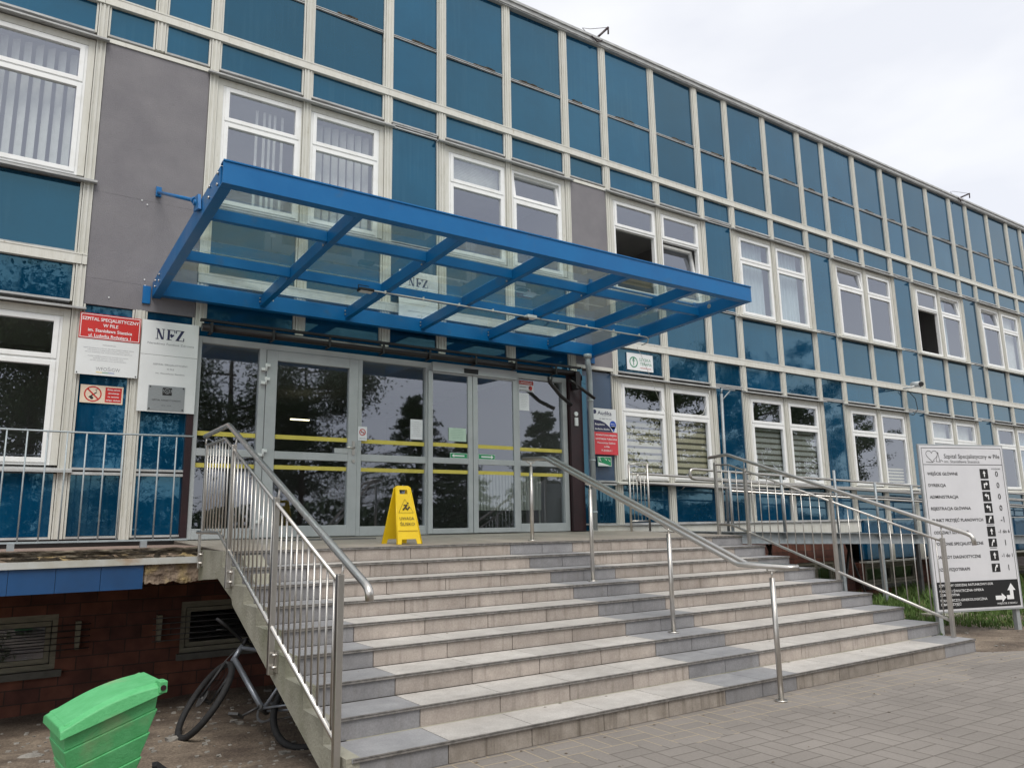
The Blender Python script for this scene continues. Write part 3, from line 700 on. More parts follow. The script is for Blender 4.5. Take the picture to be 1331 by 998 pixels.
# basement brick walls with openings
def brick_wall(x0, x1, z0, z1, holes, y0=.02, y1=.35):
    mb = MB(); xs = sorted({x0, x1, *[h[0] for h in holes], *[h[1] for h in holes]})
    for a, b_ in zip(xs[:-1], xs[1:]):
        c = (a+b_)/2; zs = [(z0, z1)]
        for h in holes:
            if h[0] < c < h[1]: zs = [(z0, h[2]), (h[3], z1)]
        for q in zs: mb.box(a, b_, y0, y1, *q)
    bpart('brick_wall', mb, BRICK)
def base_window(x0, x1, z0, z1, mid=None):
    fr = MB(); fr.ring(x0, x1, z0+.07, z1, .03, .10, .05, .06, .05)
    fr.ring(x0+.06, x1-.06, z0+.13, z1-.07, .045, .09, .045)
    if mid: fr.box(mid-.05, mid+.05, .028, .10, z0+.12, z1-.06)
    fr.box(x0-.03, x1+.06, -.05, .05, z0, z0+.065, 1)
    w_ = bpart('basement_window', fr, [WOODF, SILL])
    obj('pane', MB().box(x0+.09, x1-.09, .07, .076, z0+.16, z1-.10), PANE, w_)
    return w_
brick_wall(XL, 5.6, -1.9, -.15, [(-2.6, -1.19, -1.25, -.64), (0.0, 1.35, -1.22, -.60)])
base_window(-2.6, -1.19, -1.25, -.64); base_window(0.0, 1.35, -1.22, -.60)
brick_wall(5.6, 12.95, -1.9, -.07, [(11.1, 12.3, -1.22, -.62)])
base_window(11.1, 12.3, -1.22, -.62, 11.7)
H2 = [(13.35, 15.35, -1.24, -.72), (16.8, 18.8, -1.24, -.72), (20.1, 22.1, -1.24, -.72)]
brick_wall(13.15, XR, -1.9, -.71, H2)
for h in H2: base_window(*h, (h[0]+h[1])/2)
mb = MB(); mb.box(XL+.1, XR-.1, 2.5, 2.6, -1.9, -.16); mb.box(12.96, 13.14, .5, .6, -1.9, .1); mb.box(XL+.1, XR-.1, .4, 2.5, -1.9, -1.85); bpart('cellar_wall', mb, ROOMD)
# thin security bars on brackets over the basement windows at left
def window_bars(x0, x1, z0, z1, brs, lab):
    o = thing('window_bars', lab, 'window bars', (x1, -.07, z0))
    mb = MB()
    for i in range(5): mb.tube([(x0, -.075, z0+(z1-z0)*(i+.5)/5), (x1, -.075, z0+(z1-z0)*(i+.5)/5)], .006, 6)
    obj('bar', mb, DARKST, o)
    for x in brs:
        mb = MB(); mb.hexa([(x-.018, -.07, z0+.02), (x+.018, -.07, z0+.02), (x+.018, .02, z0+.02), (x-.018, .02, z0+.02), (x-.025, -.075, z1), (x+.025, -.075, z1), (x+.025, .02, z1), (x-.025, .02, z1)])
        obj('bracket', mb, WOODF, o)
window_bars(-3.0, -.9, -1.02, -.72, (-1.01,), 'row of thin dark bars across the left basement window, under the ledge')
window_bars(-.3, 1.7, -1.02, -.72, (-.23,), 'row of thin dark bars across the basement window nearest the stairs')

# ---- entrance front
EF = MB()
e0, e1, eb, et = -.005, 5.545, .085, 2.47
Y0, Y1 = -.03, .06
EF.box(e0, e0+.05, Y0, Y1, eb, et); EF.box(5.46, e1, Y0, Y1, eb, et); EF.box(e0+.05, 5.46, Y0, Y1, 2.395, et); EF.box(e0+.05, .72, Y0, Y1, eb, .19)
for a, b_ in ((.73, .81), (2.03, 2.09), (3.04, 3.115), (4.545, 4.63)): EF.box(a, b_, Y0, Y1, eb, 2.395)
EF.box(3.115, 4.545, -.10, Y1, 2.345, 2.475)          # automatic door header
EF.box(e0+.05, .73, Y0+.004, Y1, .20-.01, .205); EF.box(e0+.05, .73, Y0, Y1, 1.045, 1.13)
EF.box(2.09, 3.04, Y0, Y1, eb, .205); EF.box(2.09, 3.04, Y0, Y1, 1.045, 1.135); EF.box(4.63, 5.46, Y0, Y1, eb, .21); EF.box(4.63, 5.46, Y0, Y1, 1.06, 1.14)
ent = bpart('entrance_frame', EF, ALU, bev=.004)
def epane(x0, x1, z0, z1, y=.02):
    obj('pane', MB().box(x0, x1, y, y+.008, z0, z1), DGLASS, ent)
def etape(x0, x1, z0, z1, y=.012):
    obj('marking_tape', MB().box(x0, x1, y-.003, y, z0, z1), YTAPE, ent)
def leafd(name, x0, x1, z0, z1, st, gx0, gx1, gl, gu, y0, y1, tape=True):
    mb = MB(); gz0, gz1 = gl; hz0, hz1 = gu
    mb.box(x0, gx0, y0, y1, z0, z1); mb.box(gx1, x1, y0, y1, z0, z1); mb.box(gx0, gx1, y0, y1, z0, gz0); mb.box(gx0, gx1, y0, y1, gz1, hz0); mb.box(gx0, gx1, y0, y1, hz1, z1)
    d = bpart(name, mb, ALU, bev=.004); ym = (y0+y1)/2
    obj('pane', MB().box(gx0, gx1, ym, ym+.008, gz0, gz1), DGLASS, d); obj('pane', MB().box(gx0, gx1, ym, ym+.008, hz0, hz1), DGLASS, d)
    obj('marking_tape', MB().box(gx0+.004, gx1-.004, ym-.004, ym-.001, 1.285, 1.338), YTAPE, d); obj('marking_tape', MB().box(gx0+.004, gx1-.004, ym-.004, ym-.001, .912, .962), YTAPE, d)
    return d
epane(.045, .73, .19, 1.045); epane(.045, .73, 1.13, 2.395); etape(.05, .725, 1.285, 1.338); etape(.05, .725, .912, .962)
epane(2.09, 3.04, .205, 1.045); epane(2.09, 3.04, 1.135, 2.395); etape(2.1, 3.035, 1.285, 1.338); etape(2.1, 3.035, .912, .962)
epane(4.63, 5.46, .21, 1.06); epane(4.63, 5.46, 1.14, 2.395); etape(4.64, 5.45, 1.285, 1.338); etape(4.64, 5.45, .912, .962)
d1 = leafd('door', .815, 2.025, .09, 2.39, 0, .948, 1.90, (.225, 1.035), (1.13, 2.265), -.045, .03)
leafd('sliding_door', 3.06, 3.775, .09, 2.345, 0, 3.13, 3.70, (.16, 1.05), (1.13, 2.32), -.075, -.035)
leafd('sliding_door', 3.785, 4.56, .09, 2.345, 0, 3.865, 4.49, (.155, 1.05), (1.13, 2.32), -.075, -.035)
mb = MB(); mb.box(1.955, 1.99, -.055, -.045, 1.12, 1.30); mb.tube([(1.972, -.05, 1.21), (1.972, -.10, 1.21), (1.86, -.10, 1.21)], .011, 8); mb.disc((1.975, -.045, 1.04), .022, 'y', 12, .012); obj('handle', mb, STEEL, d1)
mb = MB(); mb.box(1.72, 1.90, -.045, -.02, 1.135, 1.20); obj('lock_case', mb, ALU, d1)
for z in (2.16, 1.99, 1.10, .30):
    mb = MB(); mb.box(.79, .85, -.075, -.046, z+.01, z+.045); mb.box(.745, .805, -.065, -.031, z-.04, z-.005); mb.tube([(.805, -.062, z-.045), (.805, -.062, z+.05)], .013, 8); obj('hinge', mb, WHITES, d1)
mb = MB(); mb.box(3.62, 3.86, -.105, -.10, 2.36, 2.43); obj('motion_sensor', mb, BLACK, ent, bev=.01)
# posts either side of the doors
mb = MB(); mb.box(-.085, -.01, -.05, .05, .07, 2.56); bpart('corner_post', mb, DARKR)
mb = MB(); mb.box(5.56, 5.80, -.10, .08, .085, 2.56); bpart('corner_post', mb, DARKR)
mb = MB(); mb.box(5.80, 5.97, .0, .1, .085, 2.56); bpart('corner_panel', mb, BLUEP)
mb = MB(); mb.box(-.08, 5.9, .0, .08, 2.475, 2.70); bpart('head_board', mb, BLUEP)

# lobby seen through the doors
mb = MB(); mb.box(2.62, 2.98, 4.6, 4.63, 2.20, 2.225)
tag(obj('ceiling_lamp', mb, LAMPON, loc=(2.8, 4.6, 2.2)), 'lit yellowish ceiling tube inside the lobby, seen through the left door', 'lamp')
rd = thing('radiator', 'cream ribbed radiator standing inside the glazed panel at the right of the doors', 'radiator', (4.7, .7, .08))
mb = MB(); x = 4.15
while x < 5.45: mb.box(x, x+.045, .62, .72, .42, 1.0); x += .058
obj('rib', mb, RAD, rd); obj('pipe', MB().tube([(4.15, .67, .44), (5.47, .67, .44), (5.47, .67, .08)], .014), RAD, rd)
ch = thing('wooden_chair', 'brown wooden chair inside the lobby behind the left door', 'chair', (1.45, 2.2, .07))
CHW = mk('brown_wood', (.22, .10, .04), rough=.5)
obj('seat', MB().box(1.25, 1.65, 2.0, 2.4, .48, .52), CHW, ch); obj('backrest', MB().box(1.25, 1.65, 2.38, 2.41, .7, .98), CHW, ch)
for a in (1.25, 1.61):
    for b_ in (2.0, 2.37): obj('leg', MB().box(a, a+.035, b_, b_+.035, .07, .48 if b_ < 2.2 else .98), CHW, ch)

# ================================================================== LEDGE left of the stairs
LD = thing('entrance_ledge', 'decaying ledge with blue tiles and rotten edge running left from the stairs', 'ledge', (-1.6, -.7, -.1))
mb = MB(); mb.box(-8.7, -.13, -1.43, .02, -.28, -.02); obj('slab', mb, ROUGHC, LD)
mb = MB(); mb.box(-8.7, -.13, -1.40, .02, -.02, .035); obj('tile_top', mb, LTILE, LD)
mb = MB(); nxx = 260
for i in range(nxx+1):
    x = -8.7+(8.57)*i/nxx
    for j in range(7):
        z = .03-.085*j/6; y = -1.435-.035*mnoise.noise(Vector((x*6, z*40, 0)))-.02*mnoise.noise(Vector((x*22, z*90, 5)))+(.02 if j == 0 else 0)
        mb.v.append((x, y, z+.008*mnoise.noise(Vector((x*9, 3, j)))))
for i in range(nxx):
    for j in range(6): mb.face([i*7+j, (i+1)*7+j, (i+1)*7+j+1, i*7+j+1], 0, False)
obj('rotten_edge', mb, ROT, LD, fixn=False)
RUSTS = mk('drip_strip_metal', (.40, .41, .40), (.30, .28, .22), 3, .6, c3=(.26, .14, .06), s3=1.5, lo3=.58, hi3=.66)
mb = MB(); mb.hexa([(-8.7, -1.50, -.118), (-.14, -1.50, -.118), (-.14, -1.40, -.11), (-8.7, -1.40, -.11), (-8.7, -1.49, -.062), (-.14, -1.49, -.062), (-.14, -1.40, -.058), (-8.7, -1.40, -.058)]); obj('drip_strip', mb, RUSTS, LD)
x = -.645
while x > -8.6:
    mb = MB(); mb.box(x-.3495, x-.0015, -1.475, -1.43, -.335, -.119); obj('blue_tile', mb, BTILE, LD); x -= .3515
mb = MB(); nn_ = 44
prof = []
for i in range(nn_+1):
    x = -.63+.5*i/nn_; zb = -.295+.035*mnoise.noise(Vector((x*9, 0, 0)))+.02*mnoise.noise(Vector((x*30, 0, 2)))
    for j in range(7):
        z = -.118+(zb+.118)*j/6; mb.v.append((x, -1.452-.02*mnoise.noise(Vector((x*12, z*14, 1)))-.008*mnoise.noise(Vector((x*40, z*40, 1))), z))
    mb.v.append((x, -1.2, zb))
for i in range(nn_):
    for j in range(7): mb.face([i*8+j, (i+1)*8+j, (i+1)*8+j+1, i*8+j+1], 0, False)
obj('broken_edge', mb, ROUGHC, LD, fixn=False)

# ledge railing
RL = thing('ledge_railing', 'thin galvanised railing with sparse bars standing on the ledge left of the doors', 'railing', (-1.6, -1.3, .035))
GL2 = mk('pale_galvanised', (.40, .45, .47), (.30, .34, .36), 12, .5, metal=.2)
obj('top_rail', MB().tube([(-8.6, -1.3, 1.095), (-4, -1.3, 1.10), (-1.05, -1.3, 1.103), (-.24, -1.3, 1.117)], .009, 8), GL2, RL)
obj('bottom_rail', MB().box(-8.6, -.24, -1.306, -1.294, .095, .112), GL2, RL)
x = -.40; 
while x > -8.6: obj('baluster', MB().tube([(x, -1.3, .11), (x, -1.3, 1.10)], .0075, 6), GL2, RL); x -= .157
for x in (-.637, -1.70, -2.76, -3.82, -4.88, -5.94, -7.0): obj('foot', MB().box(x-.028, x+.028, -1.33, -1.27, .035, .097), GALV, RL)

# ================================================================== STAIRS
T, RI, Y0S = .3627, .131, 2.354
SX0, SX1 = -.126, 6.69
ST = thing('entrance_stairs', 'wide tiled outdoor staircase with nine beige and grey steps up to the doors', 'stairs', (3.3, -3.8, -1.18))
joints = [(-.126, .477, 1), (.477, 1.076, 0), (1.076, 1.668, 0), (1.668, 2.274, 0), (2.274, 2.876, 0), (2.876, 3.307, 1), (3.307, 3.74, 1), (3.74, 4.33, 0), (4.33, 4.92, 0), (4.92, 5.51, 0), (5.51, 6.10, 0), (6.10, 6.69, 1)]
for i in range(0, 9):
    mb = MB(); yf = -Y0S-i*T; zt = -i*RI; G_ = .0032
    sx = random.uniform(-.01, .01)
    for (a, b_, d) in joints:
        t1, t2 = random.uniform(.86, 1.12), random.uniform(.86, 1.12)
        if i > 0: mb.box(a+G_, b_-G_, yf+.004, yf+T-.002, zt-.022, zt, 3+d, 1+(t1-1)*.5)           # tread
        # riser below this nosing
        mb.box(a+G_, b_-G_, yf+.012, yf+.026, zt-RI+.002, zt-.024, 5 if (i == 8 and d == 0) else d, t2)
    mb.box(SX0+.004, SX1-.004, yf+.026, yf+T-.004 if i else yf+.2, zt-RI-.02, zt-.0225, 2)
    if i > 0: mb.box(SX0+.004, SX1-.004, yf+.02, yf+T-.004, zt-.0225, zt-.003, 2)
    # end cheek tiles at the right
    mb.box(SX1, SX1+.012, yf+.01, yf+T, zt-RI+.002, zt-.003, 1, 1.0)
    s_ = obj('step', mb, [TBEIGE, TGREY, GROUT, TTREAD, TTREADG, TDIRTY], ST)
    nb = MB(); nb.box(SX0+.01, SX1+.012, yf-.003, yf+.010, zt-.007, zt-.0005); nb.box(SX0+.01, SX1+.012, yf-.001, yf+.010, zt-.010, zt-.007, 1); nb.box(SX0+.01, SX1+.012, yf-.003, yf+.010, zt-.021, zt-.010, 0); nb.box(SX0+.01, SX1+.012, yf+.004, yf+.010, zt-.024, zt-.021, 1)
    obj('nosing_strip', nb, [NOSE, BLACK], s_)
# platform
mb = MB(); slope = .075/Y0S
def pzf(y): return (Y0S+y)*slope
xj = [-.126, .477, 1.076, 1.668, 2.274, 2.876, 3.307, 3.74, 4.33, 4.92, 5.51, 6.10, 6.69]; yj = [-2.35, -1.76, -1.17, -.58, 0.015]
for a, b_ in zip(xj[:-1], xj[1:]):
    for c, d in zip(yj[:-1], yj[1:]):
        tt = random.uniform(.9, 1.1)
        mb.hexa([(a+.002, c+.002, pzf(c)-.02), (b_-.002, c+.002, pzf(c)-.02), (b_-.002, d-.002, pzf(d)-.02), (a+.002, d-.002, pzf(d)-.02), (a+.002, c+.002, pzf(c)), (b_-.002, c+.002, pzf(c)), (b_-.002, d-.002, pzf(d)), (a+.002, d-.002, pzf(d))], 0, tt)
mb.hexa([(SX0, -2.33, -.25), (SX1, -2.33, -.25), (SX1, .015, -.25), (SX0, .015, -.25), (SX0, -2.33, -.004), (SX1, -2.33, -.004), (SX1, .015, .070), (SX0, .015, .070)], 1)
obj('platform', mb, [TPAVE, GROUT], ST)
obj('doormat', MB().box(.9, 2.0, -.75, -.12, .052, .067), mk('door_grate', (.12, .12, .12), rough=.7), ST)
# side stringers, stepped on top and straight below
def stringer(x0, x1, deep, dy=0.0):
    poly = [(-1.45 if x0 < 0 else 0.0, .0), (-Y0S, .0)]
    for i in range(1, 9):
        yy = -Y0S-(i-1)*T; poly += [(yy-.004+dy, -i*RI+.002-dy*.2), (yy-T-.004+dy, -i*RI+.002-dy*.2)]
    poly[-1] = (-Y0S-8*T+.01+dy, -8*RI+.002-dy*.2)
    poly += [(-Y0S-8*T+.01+dy, -1.32)]
    poly += [(-5.24, -1.32), (-2.76, -.425), (-2.72, -.375), (-2.48, -.31), (-2.22, -.235), (-2.05, -.25), (-1.73, -.265), (-1.45, -.29)] if x0 < 0 else [(-4.40, -1.32), (-2.0, -.45), (0.0, -.45)]
    mb = MB(); mb.prism(poly, 'x', x0, x1); return mb
import bmesh
def tri_obj(name, mb, mat, parent, bev=0):
    o = obj(name, mb, mat, parent); bm = bmesh.new(); bm.from_mesh(o.data); bmesh.ops.triangulate(bm, faces=[f for f in bm.faces if len(f.verts) > 4]); bm.to_mesh(o.data); bm.free()
    return o
tri_obj('stringer', stringer(SX0-.03, SX0+.05, 1), CONC, ST)
tri_obj('stringer', stringer(SX1-.14, SX1-.004, 0, .05), CONC, ST)
# broken lip of concrete hanging beside the first post
mb = MB(); pl = [(-1.46, -.02), (-2.4, -.04), (-2.95, -.30), (-2.95, -.42), (-2.70, -.432), (-2.55, -.425), (-2.33, -.415), (-2.18, -.38), (-2.08, -.30), (-2.0, -.262), (-1.7, -.28), (-1.46, -.27)]
mb.prism(pl, 'x', SX0+.121, SX0+.30); tri_obj('broken_lip', mb, CONC, ST)
# sloping soffit slab
mb = MB(); mb.hexa([(SX0+.12, -5.1, -1.16), (SX1-.14, -5.1, -1.16), (SX1-.14, -2.4, -.26), (SX0+.12, -2.4, -.26), (SX0+.12, -5.1, -1.12), (SX1-.14, -5.1, -1.12), (SX1-.14, -2.4, -.22), (SX0+.12, -2.4, -.22)])
obj('soffit', mb, CONC, ST)

# ---- left stair railing
def flatpost(mb, x, y, z0, z1, w=.038): mb.box(x-.012, x+.012, y-w/2, y+w/2, z0, z1)
LR = thing('stair_railing', 'stainless steel railing with close upright bars along the left side of the stairs', 'railing', (-.19, -3.5, -1.1))
RX = -.19
hp = [(-1.477, 1.10), (-1.6, 1.103), (-2.39, 1.106), (-2.43, 1.095), (-5.50, -.115), (-5.535, -.135), (-5.55, -.155), (-5.556, -.20)]
obj('handrail', MB().tube([(RX+.02, y, z) for y, z in hp], .0225, 14), STEEL, LR)
obj('upper_rail', MB().tube([(RX, -1.635, .993), (RX, -2.38, .985), (RX, -5.165, -.114)], .0125, 10), STEEL, LR)
obj('lower_rail', MB().tube([(RX, -1.48, .17), (RX, -2.337, .163), (RX, -5.152, -.955)], .0165, 10), STEEL, LR)
def lerp_z(path, y):
    for (ya, za), (yb, zb) in zip(path[:-1], path[1:]):
        if yb <= y <= ya: return za+(zb-za)*(y-ya)/(yb-ya)
    return path[-1][1]
UP = [(-1.48, .995), (-2.38, .985), (-5.165, -.114)]; LO = [(-1.48, .17), (-2.337, .163), (-5.152, -.955)]
posts = [(-1.56, -.17), (-2.70, -.29), (-3.95, -.79), (-5.185, -1.20)]
for y, zb in posts:
    mb = MB(); zt = lerp_z(UP, max(y, -5.165))+.04
    if y > -1.6: mb.box(RX-.014, RX+.014, -1.70, -1.66, .15, .99); mb.box(RX-.012, RX+.012, -1.60, -1.57, zb, .15)
    else: mb.box(RX-.02, RX+.02, y-.02, y+.02, zb, zt)
    obj('post', mb, STEEL, LR, bev=.004)
    mb = MB(); mb.tube([(RX+.01, y, zt-.03), (RX+.02, y, lerp_z([(-1.4, 1.10), (-2.41, 1.10), (-5.55, -.14)], y)-.02)], .007, 8); obj('stub', mb, STEEL, LR)
    if y > -5:
        mb = MB(); mb.box(RX+.02, SX0-.03, y-.045-.03, y-.035-.03+.05, zb+.02, zb+.16)
        for dz in (.05, .13): mb.tube([(RX-.005, y-.05, zb+dz), (SX0-.029, y-.05, zb+dz)], .012, 8)
        obj('fixing_plate', mb, STEEL, LR)
y = -1.74
while y > -5.12:
    if all(abs(y-q) > .045 for q, _ in posts): obj('baluster', MB().tube([(RX, y, lerp_z(LO, y)), (RX, y, lerp_z(UP, y))], .0072, 6), STEEL, LR)
    y -= .112
# ---- right stair railing
RR = thing('stair_railing', 'stainless steel railing with wider spaced bars along the right side of the stairs', 'railing', (6.62, -3.5, -1.05))
RX = 6.62
hp = [(-1.911, 1.09), (-2.2, 1.108), (-2.25, 1.105), (-2.30, 1.09), (-5.33, .022), (-5.375, .0), (-5.395, -.03), (-5.402, -.10)]
obj('handrail', MB().tube([(RX, y, z) for y, z in hp], .0225, 14), STEEL, RR)
UP = [(-2.016, .983), (-2.265, .965), (-5.06, -.055)]; LO = [(-2.0, .152), (-2.26, .14), (-3.81, -.43), (-5.07, -.88)]
obj('upper_rail', MB().tube([(RX, y, z) for y, z in UP], .0125, 10), STEEL, RR); obj('lower_rail', MB().tube([(RX, y, z) for y, z in LO], .0165, 10), STEEL, RR)
posts = [(-2.02, .0), (-2.53, -.13), (-3.80, -.524), (-5.08, -1.048)]
for y, zb in posts:
    zt = lerp_z(UP, max(y, -5.06)) if y < -2.016 else .98
    obj('post', MB().box(RX-.02, RX+.02, y-.02, y+.02, zb, zt+.03), STEEL, RR, bev=.004)
    obj('stub', MB().tube([(RX, y, zt), (RX, y, lerp_z([(-1.9, 1.10), (-2.25, 1.10), (-5.4, -.01)], y)-.01)], .007, 8), STEEL, RR)
y = -2.13
while y > -5.02:
    if all(abs(y-q) > .045 for q, _ in posts): obj('baluster', MB().tube([(RX, y, lerp_z(LO, y)), (RX, y, lerp_z(UP, y))], .0065, 6), STEEL, RR)
    y -= .125
# ---- middle double handrail
MR = thing('stair_railing', 'stainless double handrail on four round posts down the middle of the stairs', 'railing', (3.3, -4, -1.18))
RX = 3.30; path = [(-2.09, .944), (-2.49, .925), (-2.53, .915), (-5.11, -.150), (-5.15, -.163), (-5.62, -.174)]
pts = [(RX-.055, y, z) for y, z in path] + [(RX, -5.66, -.176)] + [(RX+.055, y, z) for y, z in path[::-1]] + [(RX, -2.05, .946)]
obj('handrail', MB().tube(pts, .021, 12, closed=True), STEEL, MR)
for y, zb in ((-2.164, .006), (-3.221, -.393), (-4.319, -.786), (-5.42, -1.18)):
    zt = lerp_z(path, y)-.09
    mb = MB(); mb.tube([(RX, y, zb), (RX, y, zt)], .021, 12); mb.tube([(RX, y, zt), (RX, y, zt+.05)], .008, 8)
    mb.tube([(RX-.055, y, zt+.075), (RX-.05, y, zt+.055), (RX-.03, y, zt+.045), (RX+.03, y, zt+.045), (RX+.05, y, zt+.055), (RX+.055, y, zt+.075)], .007, 8)
    po = obj('post', mb, STEEL, MR); mb = MB(); mb.tube([(RX, y, zb), (RX, y, zb+.012)], .05, 16); obj('base_plate', mb, STEEL, po)

# ================================================================== CANOPY
CN = thing('entrance_canopy', 'bright blue steel canopy with glass roof bolted over the entrance doors', 'canopy', (2.8, -1.6, 2.9))
def cx(u, y):            # u 0..1 left to right, slightly splayed
    f_ = min(1, max(0, -y/3.35)); xl = -.540-.01*f_; xr = 6.10-.12*f_; return xl+(xr-xl)*u
def cbox(ua, da, ub, db, y0, y1, z0, z1, zz0=None, zz1=None):
    """box between u=ua(+da m) and u=ub(+db m), y0 (front) .. y1 (back); z at front, zz at back"""
    zz0 = z0 if zz0 is None else zz0; zz1 = z1 if zz1 is None else zz1
    return MB().hexa([(cx(ua, y0)+da, y0, z0), (cx(ub, y0)+db, y0, z0), (cx(ub, y1)+db, y1, zz0), (cx(ua, y1)+da, y1, zz0), (cx(ua, y0)+da, y0, z1), (cx(ub, y0)+db, y0, z1), (cx(ub, y1)+db, y1, zz1), (cx(ua, y1)+da, y1, zz1)])
def cadd(mb, *a): 
    q = cbox(*a); b = len(mb.v); mb.v += q.v
    for f in q.f: mb.face([b+i for i in f])
mb = MB(); cadd(mb, 0, 0, 1, 0, -3.36, -3.345, 2.945, 3.145); cadd(mb, 0, 0, 1, 0, -3.345, -3.26, 2.945, 2.957); cadd(mb, 0, 0, 1, 0, -3.37, -3.26, 3.135, 3.150); cadd(mb, 0, 0, 1, 0, -3.272, -3.262, 2.957, 3.04)
obj('front_beam', mb, BLUEC, CN, bev=.002)
mb = MB(); cadd(mb, 0, .09, 1, -.09, -.16, -.145, 2.865, 3.055); cadd(mb, 0, .09, 1, -.09, -.145, -.06, 2.865, 2.877); cadd(mb, 0, .09, 1, -.09, -.145, -.06, 3.043, 3.055); obj('back_beam', mb, BLUEC, CN, bev=.002)
for ua, da, db in ((0, .0, .095), (1, -.095, 0)):
    mb = MB(); cadd(mb, ua, da, ua, db, -3.26, -.02, 2.945, 3.135, 2.855, 3.045); obj('side_beam', mb, BLUEC, CN, bev=.004)
RU = [(x-.0-cx(0, -.14))/(cx(1, -.14)-cx(0, -.14)) for x in (.70, 1.81, 2.92, 4.04, 5.14)]
for u in RU:
    mb = MB(); cadd(mb, u, -.035, u, .035, -3.262, -.16, 2.948, 3.075, 2.900, 3.035); ra = obj('rafter', mb, BLUEC, CN, bev=.003)
    mb = MB()
    for yq in (-.20, -1.27, -2.45):
        xq = cx(u, yq)
        for zq in (2.955, 3.0): mb.tube([(xq-.036, yq+.03, zq), (xq-.047, yq+.03, zq)], .011, 8)
        mb.tube([(xq+.10, yq-.036, 2.97), (xq+.10, yq-.047, 2.97)], .010, 8)
    obj('bolts', mb, STEEL, ra)
us = [0]+RU+[1]
for yq in (-1.32, -2.5):
    for i in range(6):
        mb = MB(); cadd(mb, us[i], .095 if i == 0 else .036, us[i+1], -.095 if i == 5 else -.036, yq-.03, yq+.03, 2.958 if yq < -2 else 2.935, 3.062 if yq < -2 else 3.04); obj('purlin', mb, BLUEC, CN, bev=.003)
ylev = [-3.24, -2.5, -1.32, -.14]
def cz(y): return 3.079+.04*(-y-3.3)/3.2*1.0
for i in range(6):
    for j in range(3):
        y0, y1 = ylev[j]+.004, ylev[j+1]-.004
        mb = MB(); cadd(mb, us[i], .006, us[i+1], -.006, y0, y1, 3.082-(y0+3.3)*.0125, 3.094-(y0+3.3)*.0125, 3.082-(y1+3.3)*.0125, 3.094-(y1+3.3)*.0125); obj('glass_sheet', mb, CGLASS, CN)
for u, xw in ((0, -.55), (1, 6.12)):
    x = cx(u, -2.5)+(-.02 if u == 0 else .02)
    mb = MB(); mb.tube([(xw, -.02, 4.165), (x, -2.36, 3.165)], .019, 8)
    mb.tube([(x, -2.40, 3.145), (x, -2.34, 3.175)], .034, 12); st = obj('stay_rod', mb, BLUEC, CN)
    mb = MB(); mb.hexa([(x-.012, -2.62, 2.99), (x+.012, -2.62, 2.99), (x+.012, -2.40, 3.04), (x-.012, -2.40, 3.04), (x-.012, -2.56, 3.15), (x+.012, -2.56, 3.15), (x+.012, -2.40, 3.18), (x-.012, -2.40, 3.18)]); mb.tube([(x-.03, -2.47, 3.10), (x+.03, -2.47, 3.10)], .028, 12); obj('lug', mb, BLUEC, CN)
    mb = MB(); mb.box(xw-.03, xw+.03, -.06, -.021, 4.10, 4.22); obj('wall_plate', mb, BLUEC, CN, bev=.004)
for yq in (-.25, -.5, -3.2, -2.9):
    xq = cx(0, yq)
    for zq in (2.93 if yq > -1 else 2.99, 3.0 if yq > -1 else 3.09): obj('bolt', MB().tube([(xq, yq, zq), (xq-.014, yq, zq)], .014, 8), STEEL, CN)
xq = cx(1, -2.45)-.095; obj('bolt', MB().tube([(xq, -2.72, 3.04), (xq-.014, -2.72, 3.04)], .03, 10), STEEL, CN)
for x0 in (-.64, 6.06):
    mb = MB(); mb.box(x0, x0+.085, -.045, -.021, 2.775, 2.985); obj('wall_plate', mb, BLUEC, CN, bev=.003)
# work light cable and lamps under the canopy
FL = thing('floodlight', 'small black floodlight clamped to the second rafter under the blue canopy', 'lamp', (1.5, -1.42, 2.86))
mb = MB(); mb.box(1.42, 1.60, -1.50, -1.40, 2.875, 2.91); obj('body', mb, BLACK, FL, bev=.008); obj('lens', MB().box(1.435, 1.585, -1.49, -1.41, 2.868, 2.876), LAMPG, FL); obj('bracket', MB().tube([(1.42, -1.45, 2.89), (1.42, -1.45, 2.945), (1.55, -1.45, 2.945)], .005, 6), BLACK, FL)
FL2 = thing('floodlight', 'small white floodlight hanging by the cable under the middle of the blue canopy', 'lamp', (3.8, -1.42, 2.86))
obj('body', MB().box(3.78, 3.93, -1.50, -1.40, 2.88, 2.925), WHITES, FL2, bev=.008); obj('lens', MB().box(3.66, 3.80, -1.49, -1.41, 2.85, 2.872), BLACK, FL2)
mb = MB(); mb.tube([(1.56, -1.46, 2.90), (2.5, -1.47, 2.895), (3.7, -1.47, 2.895), (4.8, -1.47, 2.89), (5.95, -1.47, 2.89)], .009, 8)
for x in (1.75, 2.25, 2.75, 3.25, 4.3, 4.8, 5.3, 5.8): mb.box(x-.008, x+.008, -1.48, -1.455, 2.885, 2.92)
mb.tube([(5.95, -1.47, 2.89), (6.0, -1.45, 2.87), (6.03, -1.40, 2.83), (6.1, -1.2, 2.84)], .007, 6)
tag(obj('power_cable', mb, CABLE, loc=(3.7, -1.47, 2.89)), 'straight white cable conduit strung under the blue canopy', 'cable')
mb = MB(); pc = []
for i in range(15):
    t_ = i/14; pc.append((6.1+2.35*t_, -1.1+1.02*min(1, t_*1.5), 2.83-.78*t_-.42*math.sin(math.pi*t_)**1.0*t_))
pc += [(8.62, -.08, 2.10), (8.75, -.08, 2.32), (8.83, -.08, 2.55)]
mb.tube(pc, .0035, 5); tag(obj('loose_wire', mb, CABLE, loc=(7, -.3, 2.3)), 'thin loose wire sagging from the canopy across the striped-blind windows', 'cable')

